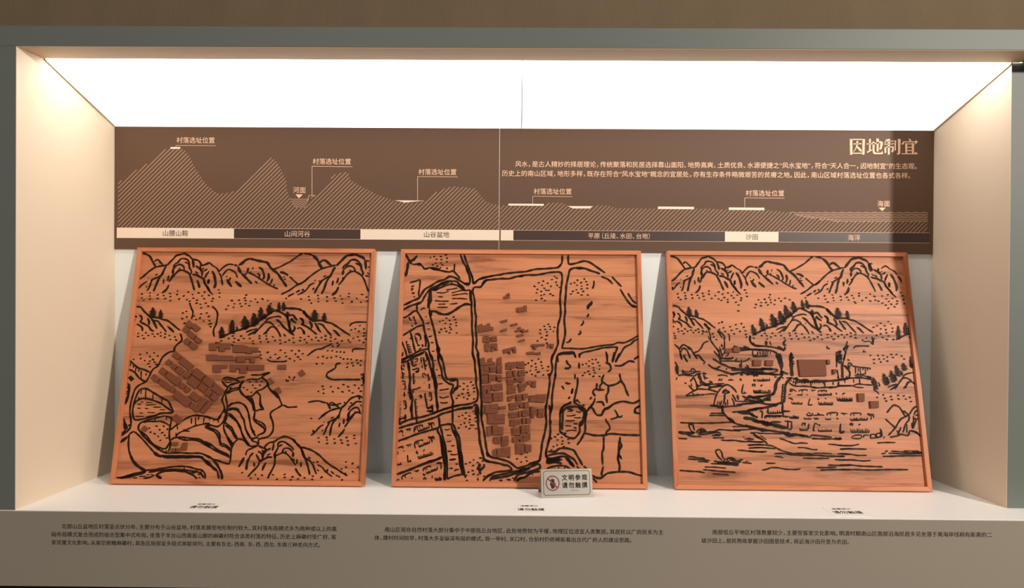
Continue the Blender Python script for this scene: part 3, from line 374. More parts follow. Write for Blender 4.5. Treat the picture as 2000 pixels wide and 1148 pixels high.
BOARD_2 = """d|210,1572;236,1580;283,1580;319,1592;254,1561;287,1558;327,1569;327,1543;248,1531;227,1520;284,1535;295,1521;260,1509;282,1498;329,1495;947,1369;976,1395;1008,1407;1069,1418;1040,1392;1001,1377;1098,1400;1105,1378;1123,1363;1062,1370;1015,1355;968,1347;1029,1341;1047,1341;961,1322;994,1333;1058,1315;1076,1304;1015,1311;994,1304;997,1282;958,1270;1019,1267;1087,1441;1102,1430;1202,1390;1227,1397;1249,1416;1274,1398;1296,1424;1310,1405;1317,1383;1245,1379;1277,1372;1316,1357;1277,1353;1241,1346;1216,1335;1288,1335;1252,1324;1201,1316;1276,1309;1319,1310;385,1146;335,1138;396,1128;310,1120;289,1113;357,1121;403,1106;329,1102;364,1095;404,1085;361,1074;326,1066;301,1059;369,1059;337,1045;288,1037;359,1034;409,1034;1043,1100;1015,1086;1054,1083;1086,1079;987,1060;1022,1064;1058,1065;1079,1050;1033,1046;987,1035;1033,1021;997,1007;1026,993;969,982;1033,968;976,857;485,488;461,470;509,467;536,498;437,463;482,450;513,443;551,454;510,423;476,419;452,409;521,406;487,395;438,385;511,382;556,382;547,481;555,430;543,177;519,160;587,190;570,160;604,171;515,696;466,685;439,667;491,667;529,675;537,654;464,646;495,643;537,630;457,615;433,604;496,622;503,605;468,591;420,584;493,581;538,581;931,846;906,828;955,825;994,836;997,812;885,818;927,808;959,801;1004,794;920,776;959,783;969,766;980,769;896,765;931,751;955,741;1008,748;1039,777;1043,752;1043,805;535,406;1108,350;1087,333;1132,330;1063,322;1104,313;1139,306;1176,317;1101,279;1135,286;1077,269;1145,269;1180,293;1063,248;1029,248;833,186;892,197;899,173;861,166;864,216;775,195;898,227;919,160;604,187;1282,546;1345,857;1370,857;1324,846;1303,828;1278,821;1348,828;1384,836;1394,815;1320,811;1352,800;1393,790;1316,775;1355,783;1292,765;1362,765;1326,755;1277,747;1351,741;1393,741;492,150;540,140;612,144;537,107;510,97;544,84;616,71;497,76;501,43;578,114
f|59:69,1389 111,1400 140,1408 141,1367 136,1323 137,1290;59:80,1359 102,1367;67:89,1330 85,1345 99,1345;88:86,1314 107,1314;67:98,1286 112,1290;54:106,1144 118,1115 126,1097 112,1097;54:71,1144 86,1122 96,1122;54:99,1140 113,1148;54:94,1090 102,1075;46:118,1014 134,968 149,939;66:118,1021 146,1025 161,997 155,982;46:139,1014 154,1018;46:138,943 160,947;46:126,993 137,997;46:130,979 144,982;87:173,954 178,933;54:150,918 171,929;46:59,974 76,918 88,882;46:68,946 85,953;46:72,932 93,939;46:79,918 97,925;46:80,903 101,914;46:84,893 105,900;46:60,967 70,975;54:83,996 98,989;46:103,953 113,957;87:41,896 39,875;66:33,869 42,875;66:103,847 112,805 140,812;45:107,847 121,851;45:107,833 121,836;45:108,819 122,822;45:124,847 142,854 142,837 125,829;54:109,776 127,780 151,787 152,766 138,756;86:131,762 148,770;54:166,858 171,823;45:166,858 177,862;45:170,840 177,844;66:184,862 192,819 200,802;45:201,865 209,848 195,833;54:175,805 179,787;45:175,805 182,809;54:192,819 201,774;66:200,802 210,809;45:180,749 188,724;45:180,749 194,752 198,738;53:219,753 223,725 231,711 217,704;45:202,742 219,739;66:193,689 197,686;53:232,683 233,648;45:222,672 232,672;45:222,655 233,655;53:122,616 121,640 146,647 173,658;45:132,630 132,633;65:161,595 175,602 179,589 169,585;54:34,804 39,779 56,783;45:34,804 52,808 52,793;53:39,765 48,737 45,716;66:47,748 61,751;53:45,713 55,720;45:39,695 60,699 64,678 68,650 55,643;45:46,678 60,678;53:62,626 64,591;45:53,605 63,608;65:84,615 97,623;53:55,560 72,563 77,515 60,512;45:55,549 72,553;45:62,536 73,539;53:199,613 209,617;45:227,620 244,620 249,575 235,568;45:224,610 244,613;45:228,596 245,603;49:117,752 123,678;37:117,750 131,752;37:118,738 128,740;37:119,727 132,728;37:120,715 129,716;37:121,703 136,705;37:122,692 136,694;37:123,680 133,681;49:199,613 220,520;37:199,611 213,613;37:202,601 212,603;37:204,591 216,593;37:206,581 214,582;37:208,571 223,573;37:210,561 224,563;37:213,551 223,553;37:215,541 227,543;37:217,531 225,532;37:219,521 234,523;49:134,574 154,410;37:134,573 150,575;37:136,561 147,562;37:137,549 151,551;37:139,538 148,539;37:140,526 156,528;37:141,515 157,517;37:143,503 154,505;37:144,492 158,493;37:146,480 155,481;37:147,469 163,471;37:148,457 164,459;37:150,446 161,447;37:151,434 165,436;37:152,423 162,424;37:154,411 170,413;49:33,452 37,402;37:33,559 42,560;37:33,548 39,548;37:33,536 42,538;37:33,525 38,526;37:33,514 46,516;37:33,503 46,505;37:33,492 42,493;37:33,481 46,482;37:33,470 42,471;37:33,458 49,460;37:34,447 49,449;37:34,436 46,438;37:35,425 49,427;37:36,414 45,416;37:36,403 53,406;65:257,534 259,479;53:223,510 254,524;53:217,496 255,500;65:216,530 227,516 254,534;53:217,496 255,500;86:254,541 255,506;45:235,486 262,500;85:75,471 73,436;53:35,439 79,457;65:69,464 79,474;49:79,372 117,379;45:93,372 97,362;45:107,375 111,362;53:33,353 55,365 60,348;65:60,337 67,331;49:142,352 138,372 148,393 189,403 193,390;45:155,393 162,376;45:148,382 149,369;45:172,396 176,383;85:230,417 244,410 264,421;45:268,421 272,400;57:251,410 259,380;44:87,267 124,277;44:101,267 104,257;44:114,270 115,260;52:33,249 63,260 67,246;65:71,230 78,230;48:33,227 34,209;52:33,210 38,209;49:153,247 145,267 151,291 196,305 196,295;44:158,291 162,274;44:168,294 173,278;85:233,325 257,319 271,332;45:271,329 275,309;57:257,315 262,288;52:158,214 160,230 168,210;44:205,227 212,244;52:99,206 105,156;48:105,159 128,166;44:118,176 122,166;49:166,359 241,387;37:167,359 165,374;37:175,362 173,373;37:184,365 181,379;37:192,368 190,377;37:200,371 197,387;37:208,374 205,389;37:216,377 214,388;37:224,380 221,394;37:232,383 230,392;37:240,386 237,402;48:173,257 248,288;36:174,258 172,273;36:182,261 180,272;36:190,264 188,278;36:198,268 197,277;36:207,271 204,287;36:215,274 212,290;36:223,278 221,289;36:231,281 228,295;36:239,284 237,294;36:247,288 244,304;48:173,180 271,211;36:174,181 170,201;36:183,183 180,198;36:191,186 188,204;36:200,189 198,201;36:209,192 205,213;36:217,194 214,214;36:226,197 223,211;36:235,200 231,218;36:243,202 241,215;36:252,205 248,226;36:261,208 257,228;36:270,211 267,225;52:33,138 64,146;44:37,149 37,139;44:53,156 57,146;52:72,43 71,66 121,90 125,80;44:88,73 92,56;64:129,53 139,57;44:145,100 182,107;44:162,93 165,103;44:175,107 169,93;48:209,100 212,120 253,134 257,124;44:219,124 223,107;44:229,127 233,111;52:210,87 214,74 224,81;72:293,151 314,155 334,152;44:321,148 328,135 325,115;48:215,44 214,54 225,57 228,44;44:269,55 269,68 275,71;44:33,40 51,46;48:231,84 305,115;36:232,85 229,99;36:240,88 238,99;36:248,91 245,105;36:256,94 254,103;36:264,98 261,113;36:272,101 269,116;36:280,104 278,115;36:288,108 285,121;36:296,111 294,120;36:304,114 301,130;48:290,42 334,45;36:291,42 287,61;36:298,42 295,56;36:305,43 302,61;36:312,43 310,55;36:319,44 315,65;36:326,45 322,64;36:333,45 330,59
h|732,1294 768,1298 775,1284 736,1276;754,1313 772,1317 775,1302 757,1298;826,1215 840,1215 847,1197 854,1219 869,1219 876,1204 876,1230 893,1230 894,1190 837,1179 826,1193;713,1120 759,1131 759,1117 720,1106;784,1096 827,1107 830,1092 788,1081;714,1056 756,1067 756,1052 721,1041;816,1053 838,1060 841,1078 852,1078 855,1064 877,1064 880,1053 905,1061 905,1046 870,1039 855,1053 824,1042;827,1021 870,1032 873,1017 831,1006;838,981 880,996 881,982 842,971;558,1090 586,1098 593,1069 600,1087 618,1087 621,1101 639,1102 643,1076 661,1077 664,1055 608,1044 597,1044 566,1033;598,1012 633,1016 637,966 606,965;647,1009 686,1012 690,977 651,973;606,958 690,963 695,913 680,913 680,927 652,927 652,906 666,906 666,938 634,934 635,905 610,905;733,920 817,942 825,900 811,896 800,924 786,921 783,889 768,903 744,892;930,957 976,961 979,943 958,936 958,922 944,922 944,936 930,940;986,961 1018,962 1018,947 986,947;1039,962 1081,962 1078,930 1064,930 1057,948 1039,951;898,904 944,908 948,890 902,886;955,901 990,905 990,887 955,887;576,859 607,863 611,828 633,828 632,856 657,863 660,835 678,832 678,814 577,806;695,863 723,867 724,818 692,814;689,811 727,811 728,758 697,755;580,803 636,803 637,747 588,743;640,803 685,807 686,765 648,761;585,740 630,744 631,691 593,684;637,747 683,748 683,709 652,705 649,692 635,688;686,744 725,744 725,699 711,699 707,720 690,723;597,674 649,681 653,646 622,639 618,615 601,611;652,678 694,681 729,689 733,644 684,636 656,643;605,605 657,619 661,557 606,556;667,619 733,630 737,571 671,564;613,543 703,550 703,489 617,481;710,530 755,537 755,516 713,513;759,825 808,836 808,815 790,801 791,787 759,780;815,836 878,840 881,791 836,791 832,801 794,801;763,773 794,776 795,731 763,727;801,776 822,777 822,735 809,731;840,777 885,781 885,742 847,735;763,717 809,721 809,682 767,675;847,728 878,732 878,704 819,693 819,703 847,711;767,672 823,676 823,624 796,620 785,620 771,613;840,683 896,694 896,666 882,662 886,645 851,627;899,701 959,708 959,663 941,663 938,694 899,690;771,602 820,610 820,596 796,589 789,568 779,565;823,613 862,617 862,572 827,568;869,617 903,621 903,590 889,586 886,576 872,576;914,607 1028,618 1025,574 1014,560 969,563 938,569 935,597 914,597;779,554 824,558 824,531 845,517 786,506;827,562 869,565 873,524 855,524 852,545 831,544;879,562 910,566 911,525 883,521;924,535 942,535 945,508 966,508 966,481 949,477 945,456 928,456;973,518 1014,522 1011,460 973,460;631,481 690,482 694,451 728,455 728,482 748,482 749,417 639,413;632,399 656,403 657,335 637,332;667,407 698,410 698,397 739,397 740,343 671,339;678,329 723,333 723,282 689,282 682,299;729,333 774,336 778,296 771,272 734,265;676,245 693,252 693,205 676,208;696,252 751,262 788,266 789,199 704,198;779,489 838,497 838,459 783,452;842,500 859,504 859,463 845,459;866,497 879,511 914,514 914,470 873,463;787,438 821,445 859,452 859,415 825,408 791,397;869,456 890,459 887,419 873,415;894,456 925,460 925,422 897,419;804,391 832,391 849,398 850,340 805,337 801,364;859,405 880,405 880,388 901,409 918,412 918,361 863,354;805,330 867,337 870,320 843,313 840,293 812,290;877,351 922,355 922,314 905,304 857,297 850,313 877,320;836,280 881,294 881,220 830,216 829,266;888,283 905,280 929,280 929,234 888,227
m0|89:35,1594 51,1564 67,1538 82,1523;89:63,1545 91,1557 116,1587;97:52,1538 50,1500 44,1463 38,1433;68:53,1508 57,1493;68:82,1523 111,1523 136,1527 155,1508 173,1490 209,1498 246,1487 282,1479 318,1472 347,1469 373,1476 398,1451 424,1421;110:118,1523 143,1519;110:209,1498 282,1483;68:382,1529 380,1480
r|76:422,1596 443,1540 470,1496 489,1436 493,1399 483,1377 458,1384 410,1414 385,1428 348,1435 313,1413 266,1398 221,1368 178,1342 154,1305 137,1279 91,1257 49,1235 33,1228;72:447,1596 461,1555 480,1503 503,1448 515,1407 519,1388 537,1400 558,1418 590,1430 644,1441;76:462,1503 489,1444;97:454,1384 490,1385;71:644,1415 608,1411 587,1396 570,1363 527,1359 513,1333 521,1300 529,1260 529,1223;63:121,1231 156,1250 176,1287 200,1327 228,1353 271,1372 299,1391 335,1402 371,1402 400,1399 422,1377 448,1355 459,1336 495,1337 503,1300 507,1260 508,1223;101:200,1327 250,1350 292,1379 349,1395;109:407,1388 455,1344;96:495,1333 504,1252;151:215,1331 216,1287 211,1232;109:232,1338 272,1346;67:243,1331 286,1354 328,1372 364,1380 400,1373 426,1358 459,1333;46:299,1391 310,1372;46:364,1402 364,1380;42:326,1339 379,1347 408,1354;42:258,1320 305,1317 330,1324 347,1332;42:366,1317 409,1329 437,1336 466,1333;42:366,1299 413,1307 466,1314 481,1307;46:270,1289 306,1289;46:370,1277 431,1278 478,1274;46:249,1262 296,1258 349,1259;72:499,1459 511,1422 515,1392 526,1388 554,1415 590,1426 644,1441 716,1453 723,1457 806,1468 853,1472 889,1476 950,1492 1004,1496 1058,1500 1113,1508 1138,1538 1142,1564 1142,1596;76:1185,1596 1185,1545 1196,1531 1239,1538 1275,1550 1304,1554 1340,1543 1383,1513 1408,1495 1444,1469;72:570,1359 587,1385 608,1408 644,1415 716,1423 767,1423 824,1439 889,1450 950,1451 1004,1459 1058,1470 1127,1471 1141,1434 1137,1385 1130,1330 1126,1294 1126,1228;97:824,1439 867,1443;89:1113,1508 1134,1530;76:1158,1228 1166,1312 1169,1367 1177,1412 1188,1460 1195,1486 1217,1501 1257,1505 1300,1501 1336,1487 1383,1472 1401,1465 1404,1458;97:1243,1501 1293,1501;67:1415,1443 1465,1421 1496,1388;67:1490,1443 1522,1407 1557,1370;67:1546,1355 1570,1311 1597,1268 1629,1232 1653,1228;67:1599,1326 1630,1275 1658,1250;71:1364,1413 1363,1383 1352,1354;75:1347,1266 1344,1244 1326,1229 1315,1207;67:33,1228 56,1238 81,1249;75:33,1195 75,1220 117,1235 153,1250;71:125,1231 126,1191 105,1184 74,1158 46,1140 33,1140;75:126,1188 149,1155 172,1112 176,1090 184,1051 196,1011 216,961 217,922 229,883 244,837;67:37,1014 64,1032 99,1054 134,1076 173,1087;66:85,1043 101,996 114,943 130,890;62:33,970 43,942 58,907 71,861;66:33,846 71,864 123,890 157,908 213,922;66:33,832 81,861 151,883 193,901 215,862 230,834;75:185,1018 198,976 195,933;130:206,1250 208,1207;75:215,1207 220,1159 236,1105 252,1051 264,998 276,948 289,891 287,838;150:223,1185 227,1152;88:219,1185 255,1185 284,1171 320,1164 355,1171 390,1193 433,1223 468,1238 504,1234;149:276,951 284,919 285,891;66:288,898 311,838;75:507,1252 508,1198 513,1143 514,1071 523,982 522,893 540,829;75:529,1253 533,1187 541,1144 539,1071 548,982 545,935 560,893 565,829;46:275,1236 325,1238;46:357,1237 411,1244;46:268,1214 343,1215;46:151,1192 168,1206 186,1206;50:185,1145 199,1148;50:190,1101 211,1101 214,1112;50:205,1062 223,1058;54:214,1004 239,1012;54:230,965 251,965;54:239,905 260,907;75:1126,1257 1129,1166 1111,1094 1107,1022 1110,968 1096,926 1075,879 1061,840;75:1158,1257 1161,1192 1154,1130 1160,1040 1146,969 1135,933;62:1135,933 1181,933 1272,930 1329,938 1385,949 1445,957 1488,961 1523,975 1566,975 1612,994 1641,1012 1663,1024;74:1167,972 1188,980 1202,1001;66:1110,834 1106,880 1124,897 1163,905 1216,905 1223,884 1233,866;66:1258,870 1261,891 1286,906 1339,917 1392,931 1428,939 1512,943 1512,925 1497,883 1482,837;67:1629,1242 1661,1225;67:1604,1261 1622,1239 1653,1224;75:1344,1259 1318,1229 1325,1211;71:1321,1178 1321,1164 1310,1153;71:1285,1128 1285,1109 1267,1091;75:1263,1059 1266,1041 1249,1027;66:1663,1003 1633,987 1611,965 1569,943 1547,911 1525,876 1503,837;66:1663,883 1630,859;62:1438,914 1448,879 1447,836;74:33,845 54,850 74,861;74:33,824 72,836 124,865 165,886 186,894;86:75,840 84,801 92,755 98,706 96,661 108,616 117,574 115,522 121,454 121,447;99:83,825 88,783;106:93,650 105,602 106,574;86:108,526 113,485;74:197,890 212,862 227,820 239,777 255,732 267,680 275,627 285,558 290,507;74:222,890 244,862 252,820 257,771 269,722 281,673 279,617 284,576 293,524 290,503;107:242,791 259,714;107:265,728 275,645;87:208,862 219,848;74:282,891 290,834 309,785 318,732 336,705 365,684 393,674 387,646 380,618 388,583 396,559 393,532;74:296,891 315,845 326,803 335,757 350,715 381,715 417,712 424,688 421,656 401,635 391,615;86:368,701 413,709;86:425,660 397,646;58:258,843 272,841;58:271,778 285,778;49:286,739 311,739;49:291,680 323,684;49:300,638 331,642 366,649;49:301,596 322,586 343,590 367,597;49:305,558 323,552 361,555;74:522,893 537,847 541,787 549,734 550,682 562,630 562,588 549,564 501,546 449,539 397,528 293,496 259,479;74:553,893 569,805 578,717 583,613 591,544 592,482 589,441;73:33,407 70,426 122,444 173,454 225,468 283,489 345,514 397,528 449,542;77:33,380 89,399 157,417 226,438 284,459 322,479 373,494 432,511 484,519 525,526;106:449,515 532,526;85:532,533 553,543 564,523 568,475 569,413 577,355 581,305 593,254 607,204 618,177 663,161;126:553,533 561,475;65:546,516 565,447;73:588,544 589,458 604,390 616,322 627,255 638,218 662,194;73:392,559 395,456 393,412 365,411 313,401 303,394;73:298,466 306,431 307,397 297,384 273,377 211,359 143,338 92,317 33,297;65:41,290 38,293;73:297,384 297,363 312,336 324,286 333,218 344,168 352,142;73:314,397 329,343 341,286 353,229 366,142;85:319,336 336,202;77:389,405 394,378 412,344 430,303 438,253 446,203 458,143;77:400,412 418,371 436,337 447,304 452,253 463,203 472,143;97:404,371 426,330;85:434,276 446,209;64:211,150 252,167 293,178 330,195;45:342,374 370,374 376,381;45:357,337 391,337;44:358,296 375,296 392,300;44:390,266 414,270;52:366,232 397,232;48:384,212 412,209 436,213;52:378,175 402,179 426,182;85:1060,496 1046,547;74:1078,897 1064,851 1071,798 1064,763 1050,745 1053,703 1046,644 1036,582 1025,513 1025,451;86:1046,756 1060,738;74:1107,887 1096,834 1092,784 1092,749 1085,714 1074,651 1067,589 1067,530 1056,486;94:1092,763 1088,735;74:1107,887 1145,894 1223,898;62:1216,909 1233,870;74:1166,852 1176,827 1194,810 1180,795 1152,795;78:1158,697 1179,690 1196,691;78:1134,676 1151,649;65:1207,659 1199,621;65:1185,600 1178,586;69:1196,569 1178,555 1147,538 1133,507 1122,486;77:1025,547 1025,479 1029,427 1018,359 1001,291 994,234 984,181 970,167 929,150;73:1067,548 1056,496 1053,445 1056,383 1053,343 1039,282 1028,235 1028,208 1039,198;93:1063,530 1060,506;93:1056,445 1060,417;85:1056,343 1042,292;77:1212,508 1157,531;74:1254,898 1258,867;74:1254,835 1253,793;61:1225,757 1225,719;73:1242,736 1242,688 1231,635 1220,583 1220,563 1247,546 1275,532 1299,508;65:1230,566 1237,580 1258,559;73:1210,659 1203,621;73:1189,604 1182,586;73:1199,569 1188,555 1150,541 1133,507 1126,486;73:1338,602 1324,584;74:1497,911 1482,840;74:1532,901 1503,840;66:1444,900 1447,836;74:1433,836 1461,826 1471,801 1467,784 1449,773;74:1496,816 1541,816 1573,834 1601,848 1636,841;74:1633,859 1663,883;74:1424,755 1410,724 1409,696 1395,678 1395,654;74:1375,696 1370,654;73:1426,651 1388,650 1360,654 1346,633 1363,605;73:1359,595 1352,567 1327,533 1302,505;74:1416,703 1451,679 1493,686 1518,697 1535,711 1542,714;74:1529,763 1539,714 1559,683 1575,638 1589,607;73:1451,679 1450,637 1436,609 1442,561;73:1366,567 1404,568 1414,557 1421,540;73:1409,489 1424,516 1448,527 1483,554 1525,569 1560,572 1612,562 1640,570 1663,585;65:1663,541 1635,528 1624,501 1634,494;85:1161,531 1230,535 1264,522 1289,508;126:1247,532 1282,508 1288,474 1274,433 1256,405;126:1295,508 1291,453;73:1143,538 1126,514 1122,462 1122,411 1122,370 1142,354 1170,333 1211,324 1235,341 1253,371 1253,412 1267,440;69:1161,528 1143,497 1139,445 1135,377;73:1345,550 1316,522 1299,491 1291,430 1291,385 1283,358 1259,314 1234,280;73:1317,529 1341,526 1354,502 1371,481 1402,482 1413,509 1427,523 1448,530 1483,551;65:1414,550 1421,540;65:1490,517 1503,496 1509,469 1461,451;65:1509,469 1530,469 1544,479;65:1430,458 1433,441 1450,417 1456,390 1435,370 1428,349;73:1287,358 1321,352 1349,345 1417,346 1459,356 1521,353 1555,350 1658,348;73:1662,494 1638,497 1628,511 1635,528 1663,545;72:1414,339 1412,261 1402,228 1404,151;72:1524,337 1523,306 1533,279 1518,252 1514,222 1507,195 1513,152;64:1518,219 1531,189;72:1039,235 1090,238 1114,255 1159,259 1210,246 1227,223 1251,183 1271,147;72:1028,201 1056,215 1090,222 1135,225 1159,219 1193,199 1216,183 1237,150;76:1032,188 1090,195 1141,205 1169,196 1192,169 1209,146;92:1032,168 1083,182 1124,185;45:1171,504 1205,504;45:1230,504 1254,498 1264,505;45:1164,473 1195,473 1229,480;45:1215,463 1236,460 1264,463;45:1157,442 1177,439 1222,443;45:1212,422 1243,419;45:1156,408 1198,405;53:1211,398 1235,388;45:1160,371 1197,378 1235,375;65:1149,360 1166,354;65:1115,370 1135,357;84:330,303 339,235 348,168 353,102 348,45;76:344,303 360,202 366,135 368,52;104:350,102 355,42;84:445,236 450,169 466,103 476,76;84:449,236 468,153 483,83 494,60;96:453,203 472,103;64:368,49 392,62 425,73 473,83;84:33,76 36,79 83,96 134,116 184,137 235,157 286,171 333,195;64:130,113 131,103;44:378,175 402,175 426,182;52:420,149 441,149;52:380,120 407,121;52:414,102 428,112 448,113;104:577,154 584,140 571,127;92:564,124 588,114 612,131 622,134;92:585,110 589,81;84:568,84 579,77;60:572,61 576,41;72:607,41 637,71 664,88;72:611,177 663,164 714,155 748,145 772,142 796,122 793,112 749,105 691,98 657,81 623,58 607,41;72:631,221 655,198 714,185 772,169 800,152 820,136 837,126 868,133 909,147 943,164 977,174 991,184;96:627,228 642,198;76:651,41 671,68 698,78 739,85 783,96 841,109 885,120 919,133 953,147 974,154 987,144 984,127 957,117 919,103 882,93 841,83 811,43;144:841,103 919,127;84:664,52 698,62 749,69 817,89 868,106;76:828,43 855,60 885,67 909,84 943,100 987,107;64:936,90 940,80;64:715,45 739,46;64:763,52 794,49;64:800,63 811,59;64:1049,191 1028,201 1025,241;76:1028,181 1073,188 1124,199;96:1032,171 1090,175 1134,185;72:1032,158 1090,165 1134,159;76:1032,181 1032,158;64:1035,118 1039,128 1073,138 1107,145 1141,145;104:1158,196 1186,169 1216,136;124:1182,176 1202,149;64:1141,145 1168,136 1192,119;56:1107,138 1114,128;56:1148,135 1151,125;72:1230,143 1257,116;68:1277,143 1301,124;72:1407,144 1403,121 1396,95 1399,78;72:1516,313 1515,262 1507,195 1516,162 1516,129 1509,109;64:1514,219 1531,192;72:1335,84 1358,68 1389,65 1406,78 1437,98 1481,105 1532,109 1583,106 1624,93 1663,84;76:1338,64 1351,51 1365,38;52:1365,78 1372,68;52:1382,78 1385,68"""
